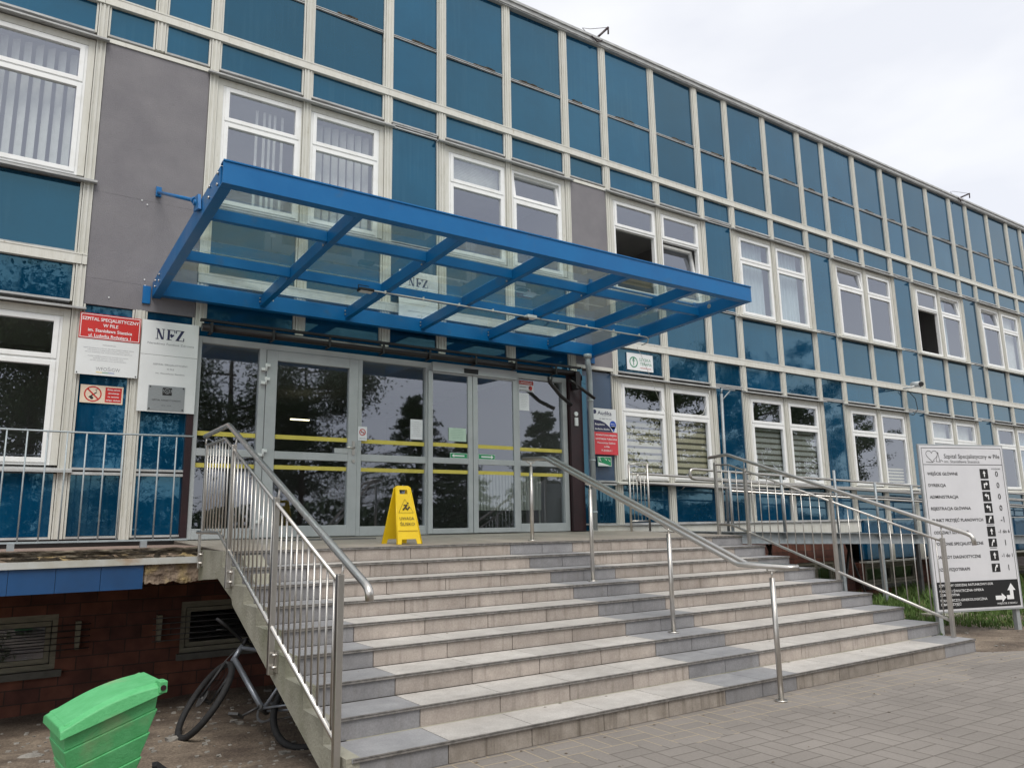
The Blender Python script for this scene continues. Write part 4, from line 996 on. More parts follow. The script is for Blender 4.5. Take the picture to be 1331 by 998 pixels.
# ================================================================== PIPES AND SMALL THINGS ON THE WALL
PP = thing('overhead_pipe', 'dark brown pipe on hooks running above the entrance doors', 'pipe', (2.8, -.2, 2.5))
obj('tube', MB().tube([(.0, -.17, 2.545), (5.6, -.17, 2.53)], .048, 14), BROWN, PP); obj('upper_strip', MB().box(-.02, 5.72, -.20, -.15, 2.615, 2.645), BROWN, PP)
for x in (.1, .83, 1.55, 2.3, 3.0, 3.75, 4.45, 5.2):
    mb = MB(); mb.box(x-.015, x+.015, -.23, -.09, 2.475, 2.49); mb.box(x-.015, x+.015, -.12, -.0, 2.60, 2.614); mb.box(x-.015, x+.015, -.235, -.222, 2.475, 2.60); obj('hook', mb, BLACK, PP)
mb = MB(); mb.tube([(5.02, -.30, 2.40), (5.02, -.30, 2.31), (5.25, -.26, 2.13), (5.5, -.2, 2.02)], [.045, .03, .03, .03], 10); mb.tube([(5.5, -.16, 2.42), (5.56, -.2, 2.38), (5.88, -.32, 2.13)], .026, 10); mb.box(5.58, 5.66, -.24, -.12, 2.28, 2.56)
obj('branch', mb, BROWN, PP)
DP = thing('downpipe', 'grey metal downpipe with a double bend at the right end of the canopy', 'pipe', (5.9, -.25, 0))
mb = MB(); mb.tube([(5.78, -.30, 2.84), (5.78, -.30, 2.70), (5.80, -.29, 2.62), (5.87, -.22, 2.50), (5.89, -.20, 2.40), (5.89, -.20, .09)], .043, 14); mb.tube([(5.78, -.30, 2.84), (5.78, -.30, 2.78)], .065, 12); obj('tube', mb, PIPEM, DP)
for z in (2.1, 1.15, .35): obj('clip', MB().tube([(5.89, -.20, z), (5.89, -.20, z+.03)], .049, 14), PIPEM, DP)
for zc, sc in ((1.93, 1), (1.83, 1.2)):
    pass
mb = MB(); mb.disc((5.66, -.101, 1.90), .035, 'y', 16, .02); mb.box(5.63, 5.69, -.125, -.101, 1.71, 1.84); tag(obj('door_bell', mb, WHITES, loc=(5.66, -.11, 1.8)), 'white round bell and switch on the dark post right of the doors', 'bell')
CC = thing('security_camera', 'white cylinder security camera sticking out from the cream beam at the right', 'camera', (15.55, -.1, 3.17))
obj('arm', MB().tube([(15.45, -.08, 3.16), (15.45, -.30, 3.16), (15.5, -.34, 3.19)], .022, 8), WHITES, CC)
mb = MB(); mb.tube([(15.66, -.20, 3.25), (15.40, -.52, 3.19)], .065, 14); obj('body', mb, WHITES, CC); mb = MB(); mb.tube([(15.40, -.52, 3.19), (15.385, -.54, 3.187)], .055, 14); obj('lens', mb, BLACK, CC)
mb = MB(); mb.tube([(15.6, -.1, 3.12), (15.85, -.12, 2.95), (15.9, -.12, 2.7), (15.7, -.12, 2.55), (15.4, -.1, 2.57)], .008, 6); obj('cable', mb, BLACK, CC)
PO = thing('wall_pole', 'grey pole with a small braced arm in front of a blue panel, behind the ramp', 'pole', (9.05, -.12, .0))
obj('pole', MB().tube([(9.02, -.14, -.02), (9.10, -.12, 2.50)], .026, 10), GALV, PO)
mb = MB(); mb.tube([(9.10, -.12, 2.50), (9.12, -.12, 2.60), (9.48, -.12, 2.60)], .014, 8); mb.tube([(9.10, -.12, 2.38), (9.34, -.12, 2.58)], .012, 8); obj('arm', mb, GALV, PO)
for x, y, tx, tz, lab in ((6.46, .05, .26, .30, 'short rusty rod with wires leaning out over the nearer roof edge'), (19.45, .05, .55, .26, 'thin bent rod on the far part of the roof edge')):
    mb = MB(); mb.tube([(x, y, 8.82), (x+tx, y-.15, 8.82+tz)], .022, 8); mb.tube([(x+tx, y-.15, 8.82+tz), (x+tx, y-.14, 8.82+tz-.13)], .016, 6)
    mb.tube([(x, y, 8.87), (x-.25, y-.02, 8.99), (x-.05, y, 9.06), (x+tx, y-.15, 8.82+tz)], .005, 5); mb.tube([(x-.15, -.1, 8.80), (x-.02, -.1, 8.72), (x+.1, -.1, 8.80)], .012, 5)
    tag(obj('roof_rod', mb, DARKR, loc=(x, y, 8.83)), lab, 'rod')
mb = MB(); mb.tube([(4.55, .05, 8.83), (4.5, .0, 8.87), (4.62, -.02, 8.86)], .012, 6); tag(obj('roof_clip', mb, DARKST, loc=(4.55, 0, 8.83)), 'tiny dark clip on the roof edge above the middle of the canopy', 'clip')

# ================================================================== SIGNS
def plate(name, label, cat, x0, x1, z0, z1, y, mat, th=.006, group=None, bev=0):
    o = tag(obj(name, MB().box(x0, x1, y-th, y, z0, z1), mat, loc=((x0+x1)/2, y-th, z0), bev=bev), label, cat, group); return o
def deco(parent, name, mb, mat): return obj(name, mb, mat, parent, fixn=False)
ys_ = -.066
# red name board
s1 = plate('name_board', 'red name board with white lettering and a white border, topmost left of the doors', 'sign', -1.247, -.637, 2.285, 2.572, ys_, REDS, .012)
yf = ys_-.014
mb = MB(); mb.ring(-1.237, -.647, 2.295, 2.562, yf-.0, yf+.0015, .006)
deco(s1, 'border', mb, WHITEP)
mb = MB()
for t_, z, w in (('SZPITAL SPECJALISTYCZNY', 2.510, .565), ('W PILE', 2.447, .15), ('im. Stanisława Staszica', 2.386, .44), ('ul. Ludwika Rydygiera 1', 2.326, .42)):
    put_text(mb, t_, -.942, z, w=w, h=.037, y=yf, bold=.014)
deco(s1, 'lettering', mb, WHITEP)
# white grant board
s2 = plate('grant_board', 'white information board with fine print and a pale logo, under the red name board', 'sign', -1.252, -.638, 1.882, 2.283, ys_, WHITES, .008)
yf = ys_-.0095; mb = MB()
put_text(mb, 'INFORMACJA', -.94, 2.225, w=.13, h=.011, y=yf)
for i, (w, t_) in enumerate(((.50, 'Szpital Specjalistyczny w Pile im. Stanisława Staszica realizuje zadanie'), (.42, 'dofinansowane ze środków budżetu państwa w zakresie ochrony'), (.47, 'zdrowia pacjentów oraz modernizacji oddziałów szpitalnych'), (.0, ''), (.40, 'Fundusz współfinansowany przez samorząd województwa'), (.30, 'wartość zadania i wykonawca robót'), (.36, 'termin zakończenia prac budowlanych'))):
    if t_: put_text(mb, t_, -.94, 2.185-.0225*i, w=w, h=.010, y=yf)
put_text(mb, 'WFOŚiGW', -.935, 1.955, w=.24, h=.042, y=yf, bold=-.01)
deco(s2, 'lettering', mb, GREYT)
mb = MB(); mb.box(-1.05, -.99, yf, yf+.001, 1.912, 1.918); deco(s2, 'yellow_bar', mb, YEL)
mb = MB(); mb.box(-.99, -.93, yf, yf+.001, 1.912, 1.918); deco(s2, 'green_bar', mb, GRN)
mb = MB(); mb.box(-.93, -.87, yf, yf+.001, 1.912, 1.918); deco(s2, 'blue_bar', mb, BLUES)
mb = MB()
for x, z in ((-1.235, 1.90), (-.655, 1.90)): mb.disc((x, yf, z), .007, 'y', 8, .004)
deco(s2, 'screw', mb, DARKST)
# no smoking
s3 = plate('no_smoking_sign', 'no smoking sign, cream and red, on the blue panel under the white information board', 'sign', -1.178, -.757, 1.583, 1.782, .004, CREAMS, .006)
yf = -.0035; mb = MB(); mb.box(-.935, -.772, yf, yf+.001, 1.600, 1.765); mb.disc((-1.055, yf+.001, 1.683), .086, 'y', 32, .001, rin=.073)
c_, s__ = math.cos(R(45)), math.sin(R(45))
mb.prism([(-1.055-.06-.005, 1.683+.06-.005), (-1.055-.06+.005, 1.683+.06+.005), (-1.055+.06+.005, 1.683-.06+.005), (-1.055+.06-.005, 1.683-.06-.005)], 'y', yf-.001, yf)
deco(s3, 'red_print', mb, REDS)
mb = MB(); mb.prism([(-1.098, 1.648), (-1.086, 1.640), (-1.015, 1.70), (-1.022, 1.708)], 'y', yf, yf+.001); mb.disc((-1.065, yf, 1.640), .017, 'y', 8, .001); mb.tube([(-1.02, yf, 1.71), (-1.03, yf, 1.73), (-1.01, yf, 1.742)], .002, 4); deco(s3, 'cigarette', mb, BLACK)
mb = MB()
for i, t_ in enumerate(('Zakaz palenia', 'obowiązuje', 'na terenie', 'całego szpitala')): put_text(mb, t_, -.853, 1.742-.039*i, w=(.13, .11, .11, .145)[i], h=.018, y=yf-.001, bold=.012)
deco(s3, 'lettering', mb, WHITEP)
# NFZ style letters built from thick and thin strokes
def nfz(mb, x, z, w, h, y):
    a = w*.30; t = .008*h/.1; k = a*.26
    def P(poly): mb.prism([(x+p*1.0, z+q) for p, q in poly], 'y', y, y+.001)
    s = h*.06
    P([(0, 0), (0, s), (a*.35, s), (a*.35, 0)]); P([(a*.15, 0), (a*.15, h), (a*.15+t, h), (a*.15+t, 0)]); P([(0, h), (0, h-s), (a*.3, h-s), (a*.3, h)])
    P([(a*.08, h), (a*.08+k, h), (a*.9, 0), (a*.9-k, 0)]); P([(a*.86-t/2, 0), (a*.86-t/2, h), (a*.86+t/2, h), (a*.86+t/2, 0)]); P([(a*.68, h), (a*.68, h-s), (a*1.02, h-s), (a*1.02, h)])
    o = w*.37
    P([(o, 0), (o, s), (o+a*.6, s), (o+a*.6, 0)]); P([(o+a*.1, 0), (o+a*.1, h), (o+a*.1+k, h), (o+a*.1+k, 0)]); P([(o, h), (o, h-s), (o+a*.95, h-s), (o+a*.95, h)]); P([(o+a*.85, h), (o+a*.85, h*.72), (o+a*.95, h*.72), (o+a*.95, h)])
    P([(o+a*.40, h*.52), (o+a*.55, h*.62), (o+a*.70, h*.52), (o+a*.85, h*.62), (o+a*.85, h*.45), (o+a*.55, h*.22), (o+a*.40, h*.40)])
    o = w*.68
    P([(o, h), (o, h-s), (o+a*.95, h-s), (o+a*.95, h)]); P([(o, 0), (o, s), (o+a, s), (o+a, 0)]); P([(o+a*.65, h), (o+a*.98, h), (o+a*.33, 0), (o, 0)]); P([(o, h), (o, h*.70), (o+t, h*.70), (o+a*.12, h)]); P([(o+a, 0), (o+a, h*.3), (o+a-t, h*.3), (o+a*.88, 0)])
def fund_board(x0, z1, yb, lab_a, lab_b, zmid, zbot):
    x1 = x0+.612; xc = (x0+x1)/2
    a = plate('fund_board', lab_a, 'sign', x0, x1, zmid+.003, z1, yb, WHITES, .01); yf = yb-.0115
    mb = MB(); nfz(mb, x0+.145, z1-.215, .315, .125, yf); deco(a, 'logo', mb, NAVYS)
    mb = MB(); put_text(mb, 'Narodowy Fundusz Zdrowia', xc+.01, z1-.265, w=.50, h=.026, y=yf); deco(a, 'lettering', mb, GREYT)
    b = plate('hospital_board', lab_b, 'sign', x0, x1, zbot, zmid-.001, yb, WHITES, .01)
    mb = MB(); put_text(mb, 'SZPITAL SPECJALISTYCZNY', xc+.02, zmid-.105, w=.37, h=.019, y=yf, bold=.004); put_text(mb, 'W PILE', xc+.02, zmid-.155, w=.08, h=.019, y=yf, bold=.004); put_text(mb, 'im. Stanisława Staszica', xc+.02, zmid-.207, w=.31, h=.018, y=yf, bold=.004)
    deco(b, 'lettering', mb, GREYT); return b
fund_board(-.622, 2.578, ys_, 'white board with the large navy letters NFZ, beside the left end of the entrance', 'white board reading SZPITAL SPECJALISTYCZNY W PILE, beside the door', 2.174, 1.518)
fund_board(2.572, 3.742, -.10, 'white NFZ board on the facade above the canopy, seen through its glass', 'white hospital board seen through the canopy glass, under the upper NFZ board', 3.262, 2.95)
s4 = plate('accreditation_plaque', 'brushed silver plaque with a dark round emblem, low on the white board by the door', 'plaque', -.513, -.125, 1.535, 1.820, ys_-.0105, PLAQ, .006); yf = ys_-.0185
mb = MB(); mb.box(-.365, -.265, yf, yf+.001, 1.712, 1.80); deco(s4, 'emblem_square', mb, BLACK)
mb = MB(); mb.disc((-.315, yf-.0005, 1.76), .030, 'y', 24, .001, rin=.024); put_text(mb, 'Q', -.315, 1.758, h=.026, y=yf-.001, bold=.01)
for sg in (-1, 1): mb.tube([(-.315+sg*.038, yf-.001, 1.78), (-.315+sg*.045, yf-.001, 1.76), (-.315+sg*.036, yf-.001, 1.738)], .003, 4)
deco(s4, 'emblem', mb, PLAQ)
mb = MB(); put_text(mb, 'SZPITAL AKREDYTOWANY', -.318, 1.655, w=.31, h=.018, y=yf, bold=.006); put_text(mb, '2016 - 2019', -.318, 1.595, w=.10, h=.012, y=yf)
for x, z in ((-.495, 1.552), (-.143, 1.552), (-.495, 1.803), (-.143, 1.803)): mb.disc((x, yf, z), .009, 'y', 10, .003)
deco(s4, 'lettering', mb, DARKST)
# therapist board
s5 = plate('therapy_sign', 'white sign with a green round emblem on the strip above the striped-blind windows', 'sign', 6.895, 7.503, 2.765, 3.063, .004, WHITES, .012); yf = -.0095
mb = MB(); mb.disc((7.045, yf+.001, 2.905), .095, 'y', 32, .001, rin=.075); mb.box(7.036, 7.054, yf, yf+.001, 2.85, 2.94); mb.disc((7.045, yf+.001, 2.958), .02, 'y', 12, .001); mb.box(7.01, 7.08, yf, yf+.001, 2.925, 2.937); put_text(mb, 'SZYBKA', 7.315, 2.965, w=.27, h=.055, y=yf, bold=.0); put_text(mb, 'TERAPIA', 7.33, 2.89, w=.28, h=.052, y=yf)
deco(s5, 'green_print', mb, GREENT)
mb = MB(); put_text(mb, 'rehabilitacja', 7.32, 2.82, w=.26, h=.028, y=yf); deco(s5, 'red_lettering', mb, REDT)
# hearing clinic board
s6 = plate('hearing_clinic_sign', 'white and navy sign with a blue map pin, right of the downpipe', 'sign', 6.06, 6.545, 1.652, 2.035, -.055, WHITES, .006); yf = -.0625
mb = MB(); mb.prism([(6.062, 1.655), (6.46, 1.655), (6.40, 1.73), (6.30, 1.80), (6.2, 1.835), (6.062, 1.845)], 'y', yf, yf+.001); mb.disc((6.085, yf+.001, 1.975), .036, 'y', 20, .001); put_text(mb, 'Audika', 6.295, 1.965, w=.30, h=.062, y=yf, bold=.01); put_text(mb, 'Twój słuch', 6.34, 1.92, w=.2, h=.014, y=yf); put_text(mb, 'tel. 885 730 222', 6.31, 1.868, w=.26, h=.02, y=yf)
deco(s6, 'navy_print', mb, NAVYS)
mb = MB(); mb.disc((6.465, yf-.0, 1.775), .068, 'y', 28, .002); mb.prism([(6.41, 1.75), (6.52, 1.75), (6.48, 1.658)], 'y', yf-.002, yf-.0005); deco(s6, 'map_pin', mb, BLUES)
mb = MB(); put_text(mb, 'Bezpłatne', 6.185, 1.775, w=.20, h=.032, y=yf-.001, bold=.01); put_text(mb, 'badanie słuchu', 6.235, 1.70, w=.30, h=.034, y=yf-.001, bold=.01); put_text(mb, 'Blisko', 6.465, 1.79, w=.09, h=.018, y=yf-.004, bold=.01); put_text(mb, 'wejścia', 6.465, 1.755, w=.09, h=.016, y=yf-.004, bold=.01)
deco(s6, 'lettering', mb, WHITEP)
s7 = plate('sanitary_station_sign', 'red sign with white lettering under the sign with the blue pin', 'sign', 6.062, 6.56, 1.285, 1.648, -.055, REDP, .006)
mb = MB()
for i, (t_, w) in enumerate((('POWIATOWA MIEJSKA', .44), ('SANITARNA PUBLICZNA', .46), ('Pomocnicza Gabinet', .38), ('w Pile', .12), ('PL.RODŁA 1', .22))): put_text(mb, t_, 6.315, 1.60-.062*i, w=w, h=.03, y=yf, bold=.012)
deco(s7, 'lettering', mb, WHITEP)
s8 = plate('escape_route_sign', 'small green escape route sign with white arrows, under the red sign by the downpipe', 'sign', 6.115, 6.405, 1.095, 1.25, -.055, GRN, .006)
mb = MB(); mb.ring(6.118, 6.402, 1.098, 1.247, yf, yf+.001, .006); mb.prism([(6.13, 1.16), (6.13, 1.11), (6.37, 1.11)], 'y', yf, yf+.001)
mb.tube([(6.155, yf, 1.225), (6.165, yf, 1.19), (6.19, yf, 1.17)], .006, 5); mb.tube([(6.165, yf, 1.20), (6.145, yf, 1.18)], .005, 5); mb.disc((6.157, yf, 1.232), .009, 'y', 8, .001)
for x, z in ((6.27, 1.215), (6.345, 1.195)): mb.prism([(x, z), (x+.035, z-.004), (x+.03, z-.028)], 'y', yf, yf+.001); mb.prism([(x-.015, z+.012), (x-.01, z+.016), (x+.02, z-.012), (x+.015, z-.016)], 'y', yf, yf+.001)
deco(s8, 'pictogram', mb, WHITEP)
# papers and stickers on the doors
def paper(label, x0, x1, z0, z1, y, mat=PAPER, lines=8, lm=GREYT, name='paper_notice', head=None):
    o = plate(name, label, 'notice', x0, x1, z0, z1, y, mat, .0015); mb = MB(); w = x1-x0; h = z1-z0
    words = ('informacja dla pacjentów', 'prosimy o zachowanie', 'godziny otwarcia', 'wejście główne', 'rejestracja poradni', 'zakaz wstępu', 'dziękujemy')
    for i in range(lines):
        ww = w*random.uniform(.45, .8); put_text(mb, words[i % 7], (x0+x1)/2, z1-h*(.12+.78*i/lines), w=ww, h=h*.035, y=y-.0025)
    deco(o, 'print', mb, lm); return o
paper('white paper notice taped inside the fixed pane left of the sliding doors', 2.825, 3.012, 1.372, 1.652, .014)
paper('pale green notice taped to the left sliding door above its yellow stripe', 3.385, 3.672, 1.368, 1.558, -.062, PGREEN, 6, GREENT)
paper('long white notice on the right-hand pane under the red and white warning', 4.645, 4.84, 1.905, 2.175, .012)
w_ = plate('warning_notice', 'white notice with a red band reading UWAGA at the top of the right-hand pane', 'notice', 4.640, 4.930, 2.205, 2.372, .012, PAPER, .0015); y_ = .0085
mb = MB(); mb.box(4.645, 4.925, y_, y_+.001, 2.31, 2.368); mb.disc((4.87, y_+.001, 2.262), .035, 'y', 14, .001); deco(w_, 'red_band', mb, REDT)
mb = MB(); put_text(mb, 'UWAGA!', 4.785, 2.338, w=.23, h=.036, y=y_-.001, bold=.012); deco(w_, 'lettering', mb, WHITEP)
mb = MB(); put_text(mb, 'obiekt', 4.73, 2.27, w=.13, h=.02, y=y_, bold=.01); put_text(mb, 'MONITOROWANY', 4.785, 2.222, w=.24, h=.02, y=y_, bold=.01); mb.box(4.84, 4.87, y_-.001, y_, 2.255, 2.275); deco(w_, 'print', mb, BLACK)
n_ = plate('no_smoking_sticker', 'small white no smoking sticker on the grey door frame beside the handle', 'sticker', 2.040, 2.165, 1.315, 1.50, -.032, PAPER, .0015)
mb = MB(); mb.disc((2.102, -.0345, 1.425), .045, 'y', 24, .001, rin=.034); mb.prism([(2.068, 1.453), (2.074, 1.459), (2.136, 1.397), (2.130, 1.391)], 'y', -.036, -.035); deco(n_, 'red_ring', mb, REDT)
mb = MB(); mb.box(2.078, 2.13, -.035, -.034, 1.42, 1.428); put_text(mb, 'zakaz palenia', 2.102, 1.345, w=.09, h=.012, y=-.035); deco(n_, 'print', mb, BLACK)
for x0, x1, sg, lab in ((3.405, 3.692, -1, 'green and white arrow sticker pointing left on the left sliding door'), (3.872, 4.16, 1, 'green and white arrow sticker pointing right on the right sliding door')):
    a_ = plate('arrow_sticker', lab, 'sticker', x0, x1, 1.125, 1.205, -.061, GRN, .0015)
    xc = (x0+x1)/2; zc = 1.165; yq = -.0635
    mb = MB(); mb.box(x0+.05, x1-.05, yq, yq+.001, zc-.009, zc+.009)
    tip = xc+sg*.115; mb.prism([(tip, zc), (tip-sg*.045, zc+.028), (tip-sg*.035, zc+.006), (tip-sg*.035, zc-.006), (tip-sg*.045, zc-.028)], 'y', yq-.001, yq); mb.ring(x0+.004, x1-.004, 1.129, 1.201, yq, yq+.001, .004); deco(a_, 'arrow', mb, WHITEP)

# ================================================================== BIG SIGNBOARD
SG = thing('direction_board', 'tall white hospital direction board with black arrows on two steel legs, right of the stairs', 'sign', (7.79, -4.30, gz(7.8, -4.3)), R(-18))
gy = SG.location.z; W_, H_ = 1.365, 2.07; zb = -.958-gy; zt = zb+H_
LEGM = mk('grey_sign_leg', (.40, .42, .43), (.33, .35, .36), 8, .5, metal=.2)
for x in (.055, W_-.10): obj('leg', MB().box(x, x+.06, .015, .075, -.05, zt-.3), LEGM, SG, local=True, bev=.004)
obj('panel', MB().box(0, W_, -.012, .014, zb, zt), LEGM, SG, local=True, bev=.002)
obj('face', MB().box(.02, W_-.02, -.0145, -.0121, zb+.02, zt-.02), GREYS, SG, local=True)
yq = -.017
mb = MB()
mb.ring(.045, W_-.045, zb+.045, zt-.045, yq, yq+.001, .005)
mb.box(.05, W_-.05, yq, yq+.001, zt-.262, zt-.256)
mb.box(.05, W_-.05, yq-.0005, yq+.001, zb+.045, zb+.365)
put_text(mb, 'Szpital Specjalistyczny w Pile', .39, zt-.150, w=.90, h=.056, y=yq, align='L'); 
put_text(mb, 'im. Stanisława Staszica', .39, zt-.218, w=.56, h=.036, y=yq, align='L', bold=-.006)
# heart outline and gull-like stroke
hp_ = []
for i in range(25):
    t_ = 2*math.pi*i/24; hx = 16*math.sin(t_)**3; hz = 13*math.cos(t_)-5*math.cos(2*t_)-2*math.cos(3*t_)-math.cos(4*t_); hp_.append((.20+hx*.0056, yq, zt-.145+hz*.0052))
mb.tube(hp_, .0022, 4); mb.tube([(.10, yq, zt-.225), (.20, yq, zt-.232), (.235, yq, zt-.215)], .0022, 4)
mb.tube([(.26, yq, zt-.22), (.30, yq, zt-.10), (.315, yq, zt-.215), (.34, yq, zt-.20), (.37, yq, zt-.222)], .0022, 4); mb.tube([(.26, yq, zt-.22), (.33, yq, zt-.226)], .0022, 4)
rows = [('WEJŚCIE GŁÓWNE', 'u', '0', .44), ('DYREKCJA', 'r', '0', .25), ('ADMINISTRACJA', 'l', '0', .41), ('REJESTRACJA GŁÓWNA', 'l', '0', .57), ('PUNKT PRZYJĘĆ PLANOWYCH', 'd', '-1', .73), ('ODDZIAŁY SZPITALNE', 'u', '-1 do 6', .50), ('PORADNIE SPECJALISTYCZNE', 'd', '1', .69), ('ZAKŁADY DIAGNOSTYCZNE', 'u', '-1 do 1', .63), ('DZIAŁ FIZJOTERAPII', 'd', '1', .45)]
put_text(mb, 'POZIOM', 1.205, zt-.312, w=.14, h=.020, y=yq)
arrows = MB()
def arr(kind, x, z, s):
    q = s*.5
    if kind == 'u': P = [(-.14, -.75), (.14, -.75), (.14, .05), (.45, .05), (0, .8), (-.45, .05), (-.14, .05)]
    elif kind == 'd': P = [(-.55, -.75), (-.25, -.8), (-.05, .0), (.2, .2), (.38, .0), (.6, .72), (-.1, .75), (.05, .5), (-.3, .15)]
    elif kind == 'r': P = [(-.55, -.75), (-.25, -.75), (-.25, .1), (.15, .1), (.15, -.2), (.75, .3), (.15, .8), (.15, .42), (-.55, .42)]
    elif kind == 'l': P = [(.55, -.75), (.25, -.75), (.25, .1), (-.15, .1), (-.15, -.2), (-.75, .3), (-.15, .8), (-.15, .42), (.55, .42)]
    b = len(arrows.v); arrows.v += [(x+p*q, yq-.003, z+r_*q) for p, r_ in P]; arrows.face([b+i for i in range(len(P))])
zs_ = [.375, .52, .665, .81, .955, 1.105, 1.245, 1.405, 1.555]
for (t_, a_, lv, w), dz in zip(rows, zs_):
    z = zt-dz-.0
    put_text(mb, t_, .095, z, w=w*1.09, h=.038, y=yq, align='L', bold=.014); put_text(mb, lv, 1.205, z, h=.072 if len(lv) < 3 else .046, y=yq, bold=.012)
    hh = .062 if a_ != 'd' else .052
    mb.box(.935, 1.065, yq, yq+.001, z-hh, z+hh); arr(a_, 1.0, z, .105)
    if dz in (.955, 1.245): mb.box(.945, 1.055, yq, yq+.001, z-hh-.018, z-hh-.012)
obj('print', mb, BLACK, SG, local=True, fixn=False)
for i, (t_, w) in enumerate((('SZPITALNY ODDZIAŁ RATUNKOWY-SOR', .84), ('NOCNA I ŚWIĄTECZNA OPIEKA', .68), ('ZDROWOTNA', .30), ('POŁOŻNICZO-GINEKOLOGICZNA', .72), ('IZBA PRZYJĘĆ', .31))):
    put_text(arrows, t_, .075, zb+(.325, .258, .212, .148, .100)[i], w=w, h=.030, y=yq-.003, align='L', bold=.008)
b = len(arrows.v); Pq = [(.93, .10), (1.04, .10), (1.04, .055), (1.13, .13), (1.13, .13)]
for P in ([(.93, .125), (1.03, .125), (1.03, .095), (1.10, .150), (1.03, .205), (1.03, .175), (.93, .175)], [(1.11, .125), (1.22, .125), (1.22, .235), (1.26, .235), (1.195, .32), (1.13, .235), (1.165, .235), (1.165, .175), (1.11, .175)]):
    b = len(arrows.v); arrows.v += [(x, yq-.003, zb+z) for x, z in P]; arrows.face([b+i for i in range(len(P))])
put_text(arrows, 'WEJŚCIE Z BOKU', 1.10, zb+.080, w=.32, h=.022, y=yq-.003, bold=.006)
o = obj('print', arrows, WHITEP, SG, local=True, fixn=False)
bm = bmesh.new(); bm.from_mesh(o.data); bmesh.ops.triangulate(bm, faces=bm.faces); bm.to_mesh(o.data); bm.free()

# ================================================================== WHEELCHAIR RAMP
RP = thing('wheelchair_ramp', 'grey steel wheelchair ramp with tube handrails sloping down along the facade to the right', 'ramp', (12, -.7, -.2))
def rz_(x): return .055-.026*(x-7.0)
def sl_box(x0, x1, y0, y1, a0, a1):
    mb = MB(); mb.hexa([(x0, y0, rz_(x0)+a0), (x1, y0, rz_(x1)+a0), (x1, y1, rz_(x1)+a0), (x0, y1, rz_(x0)+a0), (x0, y0, rz_(x0)+a1), (x1, y0, rz_(x1)+a1), (x1, y1, rz_(x1)+a1), (x0, y1, rz_(x0)+a1)]); return mb
XE = 24.0
bb = MB()
for a0, a1, y0, y1 in ((-.19, 0, -1.30, -1.285), (-.012, 0, -1.37, -1.30), (-.19, -.178, -1.37, -1.30), (-.19, 0, -.33, -.315)):
    q = sl_box(6.71, XE, y0, y1, a0, a1); b = len(bb.v); bb.v += q.v
    for f in q.f: bb.face([b+i for i in f])
obj('channel_beam', bb, GALV, RP)
obj('deck', sl_box(6.71, XE, -1.28, -.30, -.04, -.01), DARKST, RP)
pxs = [7.72, 9.0, 10.5, 11.75, 13.0, 14.3, 15.6, 16.9, 18.2, 19.5, 20.8, 22.1, 23.4]
for i, x in enumerate(pxs):
    obj('rail_post', MB().tube([(x, -1.335, rz_(x)-.1), (x, -1.335, rz_(x)+(.93 if i != 2 else 1.09))], .024, 10), GALV, RP)
    if i % 2 == 0 or i == 3: obj('leg', MB().box(x-.04, x+.04, -1.36, -1.30, gz(x, -1.3)-.05, rz_(x)-.19), GALV if i < 4 else DARKST, RP)
for x in (9.3, 11.6): 
    mb = MB(); mb.tube([(x, -.8, rz_(x)-.2), (x-.35, -.8, gz(x, -.8))], .025, 8); mb.tube([(x-.1, -.8, rz_(x)-.2), (x+.45, -.8, gz(x, -.8))], .022, 8); obj('brace', mb, DARKST, RP)
for yw, xs0 in ((-1.26, 6.92), (-.14, 6.88)):
    for y in (yw,):
        z1_, z2_ = rz_(xs0)+.93, rz_(xs0)+.78
        pts = [(XE, y, rz_(XE)+.93), (xs0+.1, y, rz_(xs0+.1)+.93), (xs0+.03, y, z1_-.01), (xs0, y, z1_-.045), (xs0, y, z2_+.045), (xs0+.03, y, z2_+.01), (xs0+.1, y, rz_(xs0+.1)+.78), (XE, y, rz_(XE)+.78)]
        obj('handrail', MB().tube(pts, .021, 10), STEEL, RP)
obj('outer_rail', MB().tube([(7.72, -1.335, rz_(7.72)+.62), (XE, -1.335, rz_(XE)+.62)], .018, 8), STEEL, RP)
x = 8.0
while x < XE-.5:
    for yq_ in (-.14,): obj('wall_bracket', MB().tube([(x, -.14, rz_(x)+.78), (x, -.05, rz_(x)+.72), (x, -.02, rz_(x)+.72)], .01, 6), STEEL, RP)
    x += 2.1
# short balustrade at the head of the ramp
BS = thing('short_balustrade', 'short stainless balustrade with four bars at the head of the ramp, by the striped-blind window', 'railing', (6.72, -.4, .06))
bx0, bx1, by = 6.50, 6.90, -.36
mb = MB(); mb.tube([(bx0, by, 1.11), (bx1, by, 1.145)], .012, 8); mb.tube([(bx0, by, .96), (bx1, by, .975)], .011, 8); mb.tube([(bx0, by, .22), (bx1, by, .22)], .012, 8); obj('rail', mb, STEEL, BS)
for x in (bx0, bx1): obj('post', MB().tube([(x, by, .06), (x, by, 1.14 if x > bx0 else 1.11)], .018, 10), STEEL, BS)
for i in range(1, 5): obj('baluster', MB().tube([(bx0+.08*i, by, .22), (bx0+.08*i, by, .965)], .006, 6), STEEL, BS)

